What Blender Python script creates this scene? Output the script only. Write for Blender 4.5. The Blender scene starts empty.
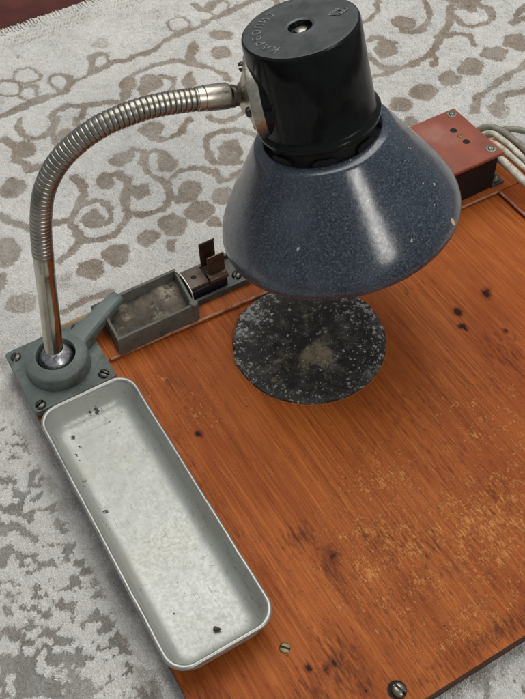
import bpy, bmesh, math, random
import numpy as np
from mathutils import Vector, Matrix, noise as mnoise

# ------------------------------------------------------------------ camera, world, lights, exposure
scene = bpy.context.scene
col = scene.collection
MM = 0.001
cam_data = bpy.data.cameras.new('camera')
cam = bpy.data.objects.new('camera', cam_data)
col.objects.link(cam)
cam.matrix_world = Matrix(((0.864037735, 0.414971275, -0.285022163, -0.2051),
                           (-0.502293718, 0.672648270, -0.543364818, -0.3255),
                           (-0.033761126, 0.612652549, 0.789630952, 0.4880),
                           (0, 0, 0, 1)))
cam_data.sensor_fit = 'VERTICAL'
cam_data.sensor_height = 24.0
cam_data.lens = 24.0 * 955.339 / 699.0
cam_data.clip_start = 0.01
cam_data.clip_end = 50.0
scene.camera = cam

world = bpy.data.worlds.new('World')
scene.world = world
world.use_nodes = True
wn = world.node_tree.nodes
wn['Background'].inputs['Color'].default_value = (0.90, 0.95, 1.0, 1)
wn['Background'].inputs['Strength'].default_value = 0.26

def area_light(name, loc, target, sx, sy, power, color):
    d = bpy.data.lights.new(name, 'AREA')
    d.shape = 'RECTANGLE'; d.size = sx; d.size_y = sy; d.energy = power; d.color = color
    o = bpy.data.objects.new(name, d); col.objects.link(o)
    o.location = loc
    o.rotation_euler = (Vector(target) - Vector(loc)).to_track_quat('-Z', 'Y').to_euler()
    return o
# a window in front of the board and the pale ceiling above it
area_light('window_light', (0.30, -2.3, 1.75), (0, 0, 0), 0.6, 1.2, 22, (1.0, 0.97, 0.92))
area_light('ceiling_light', (0.35, 0.50, 1.7), (0.1, 0.1, 0), 1.5, 1.5, 26, (1.0, 0.98, 0.95))

vs = scene.view_settings
vs.view_transform = 'Standard'; vs.look = 'None'; vs.gamma = 1.0; vs.use_curve_mapping = False
vs.exposure = 0.0

# ------------------------------------------------------------------ material helpers
def lin(r, g, b):
    def f(c):
        c /= 255.0
        return c / 12.92 if c <= 0.04045 else ((c + 0.055) / 1.055) ** 2.4
    return (f(r), f(g), f(b), 1.0)

class NT:
    def __init__(self, name):
        self.m = bpy.data.materials.new(name); self.m.use_nodes = True
        self.t = self.m.node_tree; self.n = self.t.nodes
        self.b = self.n['Principled BSDF']
        self._co = None
    def link(self, a, b): self.t.links.new(a, b)
    def put(self, sock, v):
        if isinstance(v, bpy.types.NodeSocket): self.link(v, sock)
        elif v is not None: sock.default_value = v
    def co(self):
        if self._co is None: self._co = self.n.new('ShaderNodeTexCoord').outputs['Object']
        return self._co
    def mapping(self, scale=(1, 1, 1), rot=(0, 0, 0), loc=(0, 0, 0), vec=None):
        k = self.n.new('ShaderNodeMapping')
        self.link(vec or self.co(), k.inputs['Vector'])
        k.inputs['Scale'].default_value = scale; k.inputs['Rotation'].default_value = rot; k.inputs['Location'].default_value = loc
        return k.outputs[0]
    def noise(self, scale, detail=4, rough=0.55, vec=None, dist=0.0, out='Fac'):
        k = self.n.new('ShaderNodeTexNoise')
        self.link(vec or self.co(), k.inputs['Vector'])
        k.inputs['Scale'].default_value = scale; k.inputs['Detail'].default_value = detail
        k.inputs['Roughness'].default_value = rough; k.inputs['Distortion'].default_value = dist
        return k.outputs[out]
    def voronoi(self, scale, vec=None, feature='F1', out='Distance', rnd=1.0):
        k = self.n.new('ShaderNodeTexVoronoi'); k.feature = feature
        self.link(vec or self.co(), k.inputs['Vector'])
        k.inputs['Scale'].default_value = scale; k.inputs['Randomness'].default_value = rnd
        return k.outputs[out]
    def ramp(self, fac, stops, interp='LINEAR'):
        k = self.n.new('ShaderNodeValToRGB'); k.color_ramp.interpolation = interp
        e = k.color_ramp.elements
        while len(e) < len(stops): e.new(0.5)
        for i, (p, c) in enumerate(stops):
            e[i].position = p; e[i].color = c if len(c) == 4 else (*c, 1)
        self.link(fac, k.inputs[0])
        return k.outputs[0]
    def step(self, fac, a, b, lo=0.0, hi=1.0):
        k = self.n.new('ShaderNodeMapRange'); k.interpolation_type = 'SMOOTHSTEP'
        self.link(fac, k.inputs[0])
        k.inputs[1].default_value = a; k.inputs[2].default_value = b; k.inputs[3].default_value = lo; k.inputs[4].default_value = hi
        return k.outputs[0]
    def math(self, op, a, b=None, clamp=False):
        k = self.n.new('ShaderNodeMath'); k.operation = op; k.use_clamp = clamp
        self.put(k.inputs[0], a); self.put(k.inputs[1], b)
        return k.outputs[0]
    def mix(self, fac, a, b, mode='MIX'):
        k = self.n.new('ShaderNodeMix'); k.data_type = 'RGBA'; k.blend_type = mode
        self.put(k.inputs[0], fac); self.put(k.inputs[6], a); self.put(k.inputs[7], b)
        return k.outputs[2]
    def attr(self, name):
        k = self.n.new('ShaderNodeAttribute'); k.attribute_name = name
        return k.outputs['Fac']
    def bump(self, h, strength=0.3, dist=0.0005, chain=None):
        k = self.n.new('ShaderNodeBump')
        self.link(h, k.inputs['Height']); k.inputs['Strength'].default_value = strength; k.inputs['Distance'].default_value = dist
        if chain: self.link(chain, k.inputs['Normal'])
        return k.outputs[0]
    def done(self, color=None, rough=None, metal=None, normal=None, coat=None, coat_rough=None, spec=None, sheen=None):
        b = self.b.inputs
        self.put(b['Base Color'], color); self.put(b['Roughness'], rough); self.put(b['Metallic'], metal)
        if normal is not None: self.link(normal, b['Normal'])
        self.put(b['Coat Weight'], coat); self.put(b['Coat Roughness'], coat_rough); self.put(b['Specular IOR Level'], spec)
        self.put(b['Sheen Weight'], sheen)
        return self.m

M = {}
# varnished plywood, worn, scorched (wear and stain are smooth masks on the panel mesh)
def wood(name, masks):
    t = NT(name)
    warp = t.noise(9, 3)
    g1 = t.noise(1, 6, 0.62, t.mapping((760, 8, 60)), 0.05)
    g2 = t.noise(1, 5, 0.6, t.mapping((210, 4, 40), loc=(3, 1, 0)), 0.08)
    big = t.noise(13, 5, 0.6, t.mapping((2.2, 0.7, 1)))
    c = t.ramp(g1, [(0.30, lin(116, 54, 22)), (0.47, lin(164, 88, 38)), (0.60, lin(186, 106, 48)), (0.75, lin(206, 130, 66))])
    c2 = t.ramp(g2, [(0.3, lin(120, 54, 22)), (0.55, lin(166, 88, 38)), (0.72, lin(192, 114, 56))])
    c = t.mix(0.45, c, c2)
    c = t.mix(t.step(big, 0.40, 0.66, 0, 0.5), c, lin(122, 54, 22))
    pore = t.noise(1, 4, 0.7, t.mapping((1350, 32, 60), loc=(1, 5, 0)), 0.1)
    c = t.mix(t.step(pore, 0.54, 0.70, 0, 0.6), c, lin(78, 34, 14))
    silk = t.noise(1, 4, 0.7, t.mapping((1050, 24, 60), loc=(8, 2, 0)), 0.1)
    c = t.mix(t.step(silk, 0.55, 0.70, 0, 0.45), c, lin(206, 134, 72))
    red = t.noise(5, 4, 0.6, t.mapping((1.5, 0.6, 1), loc=(4, 2, 0)))
    c = t.mix(t.step(red, 0.46, 0.68, 0, 0.4), c, lin(142, 62, 26))
    if masks:
        wear = t.attr('wear'); stain = t.attr('stain'); spot = t.attr('spot')
        # varnish flaked into short cracks across and along the grain
        f1 = t.noise(1, 6, 0.7, t.mapping((900, 210, 60), rot=(0, 0, 0.05)), 0.5)
        f2 = t.noise(1, 6, 0.72, t.mapping((420, 1150, 60), rot=(0, 0, 0.1), loc=(2, 2, 0)), 0.8)
        patch = t.noise(95, 6, 0.75)
        lev = t.math('ADD', t.math('MULTIPLY', wear, 0.225), t.math('MULTIPLY', t.math('SUBTRACT', patch, 0.5), 0.55))
        k1 = t.step(t.math('ADD', f1, lev), 0.73, 0.79)
        k2 = t.step(t.math('ADD', f2, lev), 0.75, 0.81)
        k = t.math('MAXIMUM', k1, t.math('MULTIPLY', k2, 0.8))
        ek = t.math('SUBTRACT', t.step(t.math('ADD', f1, lev), 0.66, 0.72), k1, True)
        c = t.mix(t.math('MULTIPLY', ek, 0.45), c, lin(92, 38, 14))
        c = t.mix(t.math('MULTIPLY', k, 0.6), c, lin(210, 146, 88))
        for ang_, sh in ((0.35, 1.0), (-0.5, 4.0), (1.2, 7.0)):
            ln_ = t.noise(1, 2, 0.5, t.mapping((1500, 14, 60), rot=(0, 0, ang_), loc=(sh, sh, 0)), 0.0)
            gate = t.noise(20, 3, 0.6, t.mapping(loc=(sh * 2, 1, 0)))
            c = t.mix(t.math('MULTIPLY', t.step(ln_, 0.74, 0.78), t.step(gate, 0.52, 0.62, 0, 0.55)), c, lin(206, 146, 92))
        # dark grime in the worn grain
        gr = t.noise(1, 6, 0.65, t.mapping((520, 110, 60), loc=(7, 3, 0)), 0.4)
        gk = t.step(t.math('ADD', gr, t.math('MULTIPLY', stain, 0.30)), 0.58, 0.92)
        c = t.mix(t.math('MULTIPLY', gk, 0.80), c, lin(70, 27, 12))
        sn = t.noise(1, 5, 0.7, t.mapping((330, 150, 60)))
        sv = t.math('ADD', spot, t.math('MULTIPLY', t.math('SUBTRACT', sn, 0.5), 1.1))
        c = t.mix(t.step(sv, 0.22, 0.62, 0, 0.6), c, lin(92, 36, 16))
        sk = t.step(sv, 0.62, 0.78)
        c = t.mix(t.math('MULTIPLY', sk, 0.94), c, lin(28, 13, 10))
        fl = t.noise(240, 2, 0.5)
        c = t.mix(t.step(fl, 0.735, 0.76, 0, 0.7), c, lin(60, 26, 14))
        rough = t.math('ADD', 0.34, t.math('ADD', t.math('MULTIPLY', k, 0.25), t.math('MULTIPLY', big, 0.22)))
        h = t.math('SUBTRACT', t.math('MULTIPLY', g1, 0.5), t.math('MULTIPLY', t.math('MAXIMUM', k, t.math('MULTIPLY', sk, 2.0)), 0.4))
    else:
        rough = t.math('ADD', 0.32, t.math('MULTIPLY', big, 0.25)); h = g1
    return t.done(c, rough, 0, t.bump(h, 0.22, 0.0004), 0.0, 0.28, 0.09)
M['wood'] = wood('worn_varnished_plywood', True)
M['wood_rim'] = wood('varnished_wood_rim', False)

t = NT('lit_pinkish_edge')
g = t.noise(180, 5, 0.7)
M['lit_edge'] = t.done(t.ramp(g, [(0.35, lin(120, 66, 44)), (0.65, lin(184, 132, 104))]), 0.55)  # lighter pinkish wood paints the rim's lit inner edge
t = NT('raw_pale_wood')
g = t.noise(1, 4, 0.6, t.mapping((20, 500, 500)))
M['pale_wood'] = t.done(t.ramp(g, [(0.3, lin(120, 96, 60)), (0.6, lin(176, 150, 104))]), 0.7, 0, t.bump(g, 0.3, 0.0003))

t = NT('dark_wood_edge')
g = t.noise(1, 4, 0.6, t.mapping((30, 30, 700)))
M['edge_wood'] = t.done(t.ramp(g, [(0.3, lin(40, 20, 14)), (0.65, lin(92, 50, 34))]), 0.6)

# carpet: cream pile with carved grey-brown figure; fig / tone are woven in
t = NT('carpet_pile')
fig = t.attr('fig'); tone = t.attr('tone'); dirt_shade = t.attr('dirt_shade')
fib = t.noise(1, 5, 0.75, t.mapping((900, 260, 500), rot=(0, 0, 0.5)), 0.6)
fib2 = t.noise(1400, 3, 0.7)
cl = t.noise(60, 4, 0.6)
cream = t.ramp(fib, [(0.25, lin(204, 202, 196)), (0.55, lin(236, 235, 231)), (0.8, lin(246, 245, 242))])
tan = t.ramp(fib, [(0.25, lin(118, 102, 86)), (0.55, lin(162, 147, 131)), (0.8, lin(198, 186, 172))])
grey = t.ramp(fib, [(0.25, lin(116, 114, 108)), (0.55, lin(146, 144, 138)), (0.8, lin(172, 170, 164))])
fc = t.mix(tone, tan, grey)
edge = t.math('ADD', fig, t.math('MULTIPLY', t.math('SUBTRACT', fib, 0.5), 1.1))
edge = t.math('ADD', edge, t.math('MULTIPLY', t.math('SUBTRACT', t.noise(430, 4, 0.75), 0.5), 1.0))
fade = t.noise(22, 5, 0.65)
c = t.mix(t.math('MULTIPLY', t.step(edge, 0.35, 0.7), t.step(fade, 0.3, 0.62, 0.6, 1.0)), cream, fc)
c = t.mix(t.step(cl, 0.5, 0.75, 0, 0.22), c, lin(168, 162, 152))
c = t.mix(t.math('MULTIPLY', dirt_shade, t.step(fib, 0.2, 0.7, 0.5, 1.0)), c, lin(112, 96, 82))
c = t.mix(t.step(fib2, 0.3, 0.62, 0.28, 0), c, lin(110, 104, 96))
nb = t.bump(fib, 0.8, 0.0016); nb = t.bump(fib2, 0.6, 0.0008, nb)
M['carpet'] = t.done(c, 0.95, 0, nb, spec=0.1, sheen=0.15)

t = NT('carpet_tufts')
tr_ = t.attr('rnd'); tf = t.attr('fig'); tt_ = t.attr('tone'); td_ = t.attr('dirt_shade')
tc = t.ramp(tr_, [(0.0, lin(206, 203, 195)), (0.5, lin(234, 232, 226)), (1.0, lin(247, 246, 241))])
tn_ = t.ramp(tr_, [(0.0, lin(134, 118, 100)), (0.5, lin(175, 160, 142)), (1.0, lin(206, 193, 177))])
tg_ = t.ramp(tr_, [(0.0, lin(118, 116, 110)), (0.5, lin(148, 146, 140)), (1.0, lin(174, 172, 166))])
c = t.mix(tf, tc, t.mix(tt_, tn_, tg_))
c = t.mix(td_, c, lin(112, 96, 82))
M['tufts'] = t.done(c, 0.9, spec=0.08, sheen=0.1)

t = NT('carpet_yarn')
c = t.ramp(t.noise(300, 3), [(0.3, lin(188, 184, 174)), (0.7, lin(222, 219, 212))])
M['yarn'] = t.done(c, 0.9, spec=0.1)

t = NT('red_brown_floor_paint')
n = t.noise(30, 5, 0.6)
M['floor'] = t.done(t.ramp(n, [(0.3, lin(62, 20, 12)), (0.7, lin(92, 34, 20))]), t.step(n, 0.3, 0.7, 0.25, 0.45), 0, t.bump(n, 0.1, 0.002))

def edge_mask(t, radius):
    bv = t.n.new('ShaderNodeBevel'); bv.samples = 4; bv.inputs['Radius'].default_value = radius
    ge = t.n.new('ShaderNodeNewGeometry'); dp = t.n.new('ShaderNodeVectorMath'); dp.operation = 'DOT_PRODUCT'
    t.link(bv.outputs[0], dp.inputs[0]); t.link(ge.outputs['Normal'], dp.inputs[1])
    return t.math('SUBTRACT', 1.0, dp.outputs['Value'], True)
# grey hammered enamel
def grey_paint(name, a, b, chips):
    t = NT(name)
    n1 = t.noise(55, 5, 0.6); n2 = t.noise(700, 3, 0.6)
    c = t.ramp(n1, [(0.3, a), (0.7, b)])
    c = t.mix(t.step(n2, 0.62, 0.75, 0, 0.35), c, lin(70, 74, 72))
    ch = t.noise(180, 5, 0.75)
    c = t.mix(t.step(ch, chips, chips + 0.04, 0, 0.75), c, lin(52, 50, 46))
    gm = t.noise(24, 6, 0.75); c = t.mix(t.step(gm, 0.46, 0.68, 0, 0.7), c, lin(52, 52, 46))
    sc_ = t.noise(1, 4, 0.7, t.mapping((60, 420, 200), rot=(0, 0, 0.7)), 1.0); c = t.mix(t.step(sc_, 0.66, 0.72, 0, 0.5), c, lin(150, 156, 150))
    ew = edge_mask(t, 0.0011); en = t.noise(230, 5, 0.75); ek = t.step(t.math('ADD', t.math('MULTIPLY', ew, 2.2), t.math('MULTIPLY', t.math('SUBTRACT', en, 0.5), 1.6)), 0.35, 0.6)
    c = t.mix(t.math('MULTIPLY', ek, 0.75), c, lin(158, 158, 150))
    return t.done(c, t.step(n1, 0.3, 0.7, 0.36, 0.6), 0, t.bump(t.math('ADD', n2, t.math('MULTIPLY', gm, 2)), 0.15, 0.0004), spec=0.4)
M['grey_paint'] = grey_paint('grey_green_enamel', lin(88, 97, 93), lin(112, 121, 116), 0.63)
M['grey_cast'] = grey_paint('dull_grey_cast_metal', lin(74, 72, 65), lin(102, 99, 90), 0.60)

def metal(name, col_a, col_b, r0, r1, scale=40, stretch=(1, 1, 1), spots=None):
    t = NT(name)
    n = t.noise(scale, 5, 0.6, t.mapping(stretch)); s = t.noise(scale * 9, 4, 0.7)
    c = t.ramp(n, [(0.3, col_a), (0.7, col_b)])
    if spots: c = t.mix(t.step(s, spots, spots + 0.05, 0, 0.8), c, lin(50, 42, 36))
    return t.done(c, t.step(s, 0.3, 0.75, r0, r1), 1.0, t.bump(s, 0.06, 0.0002))
M['chrome'] = metal('worn_nickel_plate', lin(150, 144, 132), lin(190, 183, 172), 0.10, 0.24, 60)
M['neck'] = metal('dull_nickel_flex', lin(138, 134, 124), lin(174, 170, 160), 0.27, 0.44, 90)
M['satin'] = metal('satin_nickel', lin(168, 162, 148), lin(202, 196, 182), 0.28, 0.46, 120, (1, 4, 4))
M['screw'] = metal('dark_steel_screw', lin(62, 61, 58), lin(116, 113, 108), 0.3, 0.5, 200)
M['bright_screw'] = metal('bright_steel_screw', lin(120, 118, 108), lin(170, 168, 158), 0.25, 0.45, 200)
M['brass'] = metal('dull_brass_screw', lin(96, 86, 62), lin(140, 128, 96), 0.4, 0.6, 200)
t = NT('cut_ball_steel')
n = t.noise(120, 5, 0.65); n2 = t.noise(420, 4, 0.7)
c = t.ramp(n, [(0.35, lin(110, 110, 112)), (0.6, lin(214, 214, 218))])
M['ball'] = t.done(c, t.step(n2, 0.3, 0.7, 0.18, 0.5), 1.0, t.bump(n, 0.3, 0.001))

# aluminium tray: dull floor, scratches, small black chips
t = NT('pressed_aluminium')
n = t.noise(38, 5, 0.6); fine = t.noise(520, 4, 0.7)
scr = t.noise(1, 3, 0.6, t.mapping((700, 60, 100), rot=(0, 0, 0.9)), 1.5)
scr2 = t.noise(1, 3, 0.6, t.mapping((50, 800, 100), rot=(0, 0, 0.5)), 1.5)
c = t.ramp(n, [(0.3, lin(172, 174, 168)), (0.7, lin(179, 181, 175))])
sc = t.math('MAXIMUM', t.step(scr, 0.62, 0.68), t.step(scr2, 0.63, 0.69))
c = t.mix(t.math('MULTIPLY', sc, t.step(n, 0.4, 0.6, 0.1, 0.6)), c, lin(112, 108, 98))
sp = t.noise(330, 3, 0.6)
c = t.mix(t.step(sp, 0.675, 0.72, 0, 0.6), c, lin(92, 86, 74))
c = t.mix(t.step(fine, 0.66, 0.76, 0, 0.4), c, lin(118, 112, 100))
yl = t.noise(16, 4, 0.6, t.mapping(loc=(3, 5, 1)))
c = t.mix(t.step(yl, 0.50, 0.72, 0, 0.35), c, lin(176, 168, 142))
chip = t.attr('chip'); cn = t.noise(800, 4, 0.75)
ck = t.step(t.math('ADD', chip, t.math('MULTIPLY', t.math('SUBTRACT', cn, 0.5), 1.5)), 0.5, 0.62)
c = t.mix(ck, c, lin(36, 33, 28))
mt = t.math('SUBTRACT', 0.38, t.math('MULTIPLY', ck, 0.38))
for ang_, sh in ((0.2, 1.0), (0.9, 3.0), (-0.6, 5.0), (1.4, 8.0)):
    ls = t.noise(1, 2, 0.5, t.mapping((1300, 26, 60), rot=(0, 0, ang_), loc=(sh, sh, 0)), 0.15); gt = t.noise(40, 3, 0.6, t.mapping(loc=(sh, 2, 1)))
    c = t.mix(t.math('MULTIPLY', t.step(ls, 0.70, 0.75), t.step(gt, 0.48, 0.6, 0, 0.6)), c, lin(104, 100, 90))
st_ = t.noise(55, 6, 0.8); c = t.mix(t.step(st_, 0.56, 0.72, 0, 0.4), c, lin(132, 126, 108))
M['alu'] = t.done(c, t.step(fine, 0.3, 0.7, 0.38, 0.54), mt, t.bump(t.math('ADD', fine, t.math('MULTIPLY', sc, 0.6)), 0.06, 0.0004))

t = NT('worn_aluminium_rim')
n = t.noise(70, 5, 0.7); s = t.noise(500, 4, 0.7)
c = t.ramp(n, [(0.3, lin(150, 150, 144)), (0.7, lin(190, 190, 184))]); c = t.mix(t.step(s, 0.6, 0.75, 0, 0.5), c, lin(110, 106, 96))
M['alu_rim'] = t.done(c, t.step(n, 0.3, 0.7, 0.36, 0.5), 0.75, t.bump(n, 0.3, 0.0008))

# speckled blue enamel
t = NT('speckled_blue_enamel')
v = t.noise(1000, 5, 0.72); v2 = t.noise(420, 5, 0.7); big = t.noise(26, 3)
c = t.ramp(v, [(0.35, lin(18, 21, 27)), (0.47, lin(40, 48, 58)), (0.60, lin(78, 89, 102)), (0.76, lin(132, 142, 152))])
c = t.mix(t.step(v2, 0.42, 0.6, 0, 0.55), c, lin(30, 35, 44))
c = t.mix(t.step(big, 0.38, 0.68, 0, 0.35), c, lin(74, 84, 98))
ft = t.noise(190, 2, 0.5)
c = t.mix(t.step(ft, 0.74, 0.755, 0, 0.8), c, lin(186, 190, 194))
dst = t.noise(14, 6, 0.75); c = t.mix(t.step(dst, 0.48, 0.75, 0, 0.28), c, lin(120, 126, 132))
M['enamel'] = t.done(c, t.step(v2, 0.3, 0.7, 0.13, 0.27), 0, t.bump(t.math('ADD', t.noise(45, 3), t.math('MULTIPLY', v2, 0.15)), 0.3, 0.0010), 0.3, 0.2, 0.6)
t = NT('white_enamel_inside')
M['enamel_white'] = t.done(lin(206, 206, 200), 0.25)
t = NT('bare_chip')
M['chip'] = t.done(lin(196, 164, 128), 0.6)

# black bakelite
t = NT('black_bakelite')
n = t.noise(70, 5, 0.65); s = t.noise(1, 4, 0.65, t.mapping((300, 40, 40), rot=(0.3, 0.5, 0.4)), 1.0)
c = t.ramp(n, [(0.3, (0.005, 0.006, 0.006, 1)), (0.75, (0.010, 0.012, 0.012, 1))])
c = t.mix(t.step(s, 0.66, 0.76, 0, 0.12), c, (0.12, 0.12, 0.12, 1))
M['bakelite'] = t.done(c, t.step(n, 0.3, 0.7, 0.10, 0.2), 0, t.bump(s, 0.03, 0.0002), spec=0.16)
t = NT('ceiling_lit_bakelite_top')
n = t.noise(90, 6, 0.7)
c = t.ramp(n, [(0.3, (0.034, 0.039, 0.038, 1)), (0.75, (0.07, 0.078, 0.075, 1))])  # greyer than the sides: the ceiling's reflection painted into the top
M['bakelite_top'] = t.done(c, t.step(n, 0.3, 0.7, 0.32, 0.5), 0, t.bump(n, 0.08, 0.0003))
t = NT('rubbed_lettering')
n = t.noise(400, 4, 0.7)
M['letter'] = t.done(t.ramp(n, [(0.35, (0.04, 0.044, 0.043, 1)), (0.6, (0.22, 0.23, 0.22, 1))]), 0.5)
t = NT('brown_bakelite')
n = t.noise(150, 5, 0.65)
M['brown_bakelite'] = t.done(t.ramp(n, [(0.3, lin(70, 56, 46)), (0.7, lin(108, 88, 74))]), t.step(n, 0.3, 0.7, 0.35, 0.55), 0)
t = NT('rusty_spring_steel')
n = t.noise(170, 6, 0.7)
M['spring'] = t.done(t.ramp(n, [(0.3, lin(62, 48, 38)), (0.7, lin(112, 90, 74))]), t.step(n, 0.3, 0.7, 0.3, 0.55), 0.55)
t = NT('black_metal')
n = t.noise(120, 5, 0.7)
M['black'] = t.done(t.ramp(n, [(0.35, (0.006, 0.006, 0.007, 1)), (0.8, (0.014, 0.014, 0.014, 1))]), 0.5, spec=0.25)
t = NT('dark_grey_channel')
n = t.noise(90, 6, 0.7)
M['channel'] = t.done(t.ramp(n, [(0.3, lin(48, 50, 50)), (0.7, lin(86, 88, 86))]), 0.45, 0.3)
t = NT('hole_black')
M['hole'] = t.done((0.003, 0.003, 0.003, 1), 0.8)
t = NT('terracotta_plate')
n = t.noise(40, 5, 0.65); s = t.noise(260, 5, 0.7)
c = t.ramp(n, [(0.3, lin(124, 58, 38)), (0.7, lin(148, 74, 50))])
c = t.mix(t.step(s, 0.6, 0.8, 0, 0.25), c, lin(180, 124, 104))
scr = t.noise(1, 4, 0.7, t.mapping((90, 500, 100), rot=(0, 0, 0.4)), 1.2); c = t.mix(t.step(scr, 0.64, 0.72, 0, 0.35), c, lin(104, 44, 32))
gd = t.noise(16, 6, 0.75); c = t.mix(t.step(gd, 0.48, 0.7, 0, 0.4), c, lin(98, 46, 34))
sm = t.attr('smudge')
ew = edge_mask(t, 0.001); c = t.mix(t.step(t.math('ADD', t.math('MULTIPLY', ew, 2.5), t.math('SUBTRACT', t.noise(200, 5, 0.75), 0.5)), 0.25, 0.5, 0, 0.6), c, lin(186, 128, 104))
c = t.mix(t.math('MULTIPLY', sm, 0.25), c, lin(206, 176, 160))
M['terracotta'] = t.done(c, t.step(n, 0.3, 0.7, 0.35, 0.5), 0, t.bump(s, 0.08, 0.0003))
t = NT('grimy_trough_floor')
n = t.noise(75, 6, 0.7); s = t.noise(260, 5, 0.75)
c = t.ramp(n, [(0.28, lin(36, 30, 24)), (0.45, lin(70, 60, 46)), (0.62, lin(98, 85, 66)), (0.8, lin(122, 110, 90))])
c = t.mix(t.step(s, 0.35, 0.58, 0.85, 0), c, lin(50, 42, 33))
gr_ = t.attr('edge_dark'); c = t.mix(t.math('MULTIPLY', gr_, t.step(n, 0.3, 0.7, 1.0, 0.6)), c, lin(30, 27, 24))
lt = t.attr('scale'); c = t.mix(t.math('MULTIPLY', lt, t.step(s, 0.4, 0.6)), c, lin(158, 150, 132))
M['grime'] = t.done(c, t.step(s, 0.3, 0.7, 0.4, 0.7), 0.1, t.bump(s, 0.5, 0.0012))
# charred soldering pad
t = NT('charred_pad')
n = t.noise(34, 5, 0.6); s = t.noise(260, 4, 0.7); s2 = t.noise(130, 6, 0.75)
c = t.ramp(s2, [(0.3, lin(15, 15, 14)), (0.52, lin(44, 43, 39)), (0.72, lin(96, 92, 82))])
ash = t.attr('ash'); tn = t.attr('tan')
tk = t.step(t.math('ADD', tn, t.math('MULTIPLY', t.math('SUBTRACT', t.noise(170, 6, 0.85), 0.5), 4.6)), 0.7, 1.8)
c = t.mix(t.math('MULTIPLY', tk, 0.95), c, lin(134, 122, 98))
ak = t.step(t.math('ADD', s, t.math('MULTIPLY', ash, 0.13)), 0.63, 0.71)
sf = t.step(t.math('ADD', t.noise(60, 6, 0.8), t.math('MULTIPLY', ash, 0.08)), 0.56, 0.74, 0, 0.5)
c = t.mix(sf, c, lin(118, 120, 116))
s3 = t.noise(520, 3, 0.7); ak = t.math('MAXIMUM', ak, t.step(t.math('ADD', s3, t.math('MULTIPLY', n, 0.12)), 0.72, 0.78))
c = t.mix(t.math('MULTIPLY', ak, 0.8), c, lin(166, 168, 164))
M['pad'] = t.done(c, t.step(s, 0.3, 0.7, 0.35, 0.75), 0, t.bump(t.math('ADD', s2, t.math('MULTIPLY', s, 0.5)), 0.7, 0.0015))
t = NT('pale_ash')
n = t.noise(500, 4, 0.7)
M['ash'] = t.done(t.ramp(n, [(0.3, lin(110, 110, 104)), (0.7, lin(186, 187, 182))]), 0.85)
t = NT('cream_cable_sheath')
n = t.noise(160, 5, 0.65)
M['cable'] = t.done(t.ramp(n, [(0.28, lin(120, 112, 94)), (0.42, lin(182, 177, 160)), (0.65, lin(222, 218, 204))]), 0.45)
t = NT('grey_cable_sheath')
n = t.noise(160, 5, 0.65)
M['cable_grey'] = t.done(t.ramp(n, [(0.3, lin(112, 108, 94)), (0.65, lin(150, 146, 130))]), 0.5)

# ------------------------------------------------------------------ geometry helpers (all take millimetres in world position)
def tag(o, label=None, cat=None, group=None, kind=None):
    if label: o['label'] = label
    if cat: o['category'] = cat
    if group: o['group'] = group
    if kind: o['kind'] = kind
    return o
def empty(name, loc, label, cat, group=None):
    o = bpy.data.objects.new(name, None); col.objects.link(o)
    o.location = Vector(loc) * MM; o.empty_display_size = 0.01
    o['origin'] = list(loc)
    tag(o, label, cat, group)
    return o
def wloc(o):
    v = Vector((0, 0, 0))
    while o is not None:
        v += o.location; o = o.parent
    return v
def obj(name, bm, mat, parent=None, origin=None, smooth=True, angle=35, bevel=0, seg=2):
    """bm in world millimetres -> one mesh object whose origin is at `origin` (or its own centre)."""
    if bevel:
        bmesh.ops.bevel(bm, geom=[e for e in bm.edges if len(e.link_faces) == 2 and e.calc_face_angle(0) > math.radians(30)],
                        offset=bevel, segments=seg, profile=0.5, affect='EDGES', clamp_overlap=True)
    me = bpy.data.meshes.new(name)
    bm.normal_update(); 
    vs_ = [v.co.copy() for v in bm.verts]
    if origin is None:
        lo = Vector([min(v[i] for v in vs_) for i in range(3)]); hi = Vector([max(v[i] for v in vs_) for i in range(3)])
        origin = Vector(((lo.x + hi.x) / 2, (lo.y + hi.y) / 2, lo.z))
    origin = Vector(origin)
    for v in bm.verts: v.co = (v.co - origin) * MM
    bm.to_mesh(me); bm.free()
    me.materials.append(mat)
    o = bpy.data.objects.new(name, me); col.objects.link(o)
    o.location = origin * MM
    if parent is not None:
        o.parent = parent; o.location = origin * MM - wloc(parent)
    if smooth:
        me.shade_smooth()
        me.set_sharp_from_angle(angle=math.radians(angle))
    return o
def box(bm, x0, x1, y0, y1, z0, z1):
    v = [bm.verts.new(p) for p in ((x0, y0, z0), (x1, y0, z0), (x1, y1, z0), (x0, y1, z0), (x0, y0, z1), (x1, y0, z1), (x1, y1, z1), (x0, y1, z1))]
    for f in ((3, 2, 1, 0), (4, 5, 6, 7), (0, 1, 5, 4), (1, 2, 6, 5), (2, 3, 7, 6), (3, 0, 4, 7)): bm.faces.new([v[i] for i in f])
    return v
def BX(*a):
    bm = bmesh.new(); box(bm, *a); return bm
def frame_of(axis):
    a = Vector(axis).normalized()
    u = a.cross(Vector((0, 0, 1)))
    if u.length < 1e-3: u = Vector((1, 0, 0))
    u.normalize(); v = a.cross(u)
    return a, u, v
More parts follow.
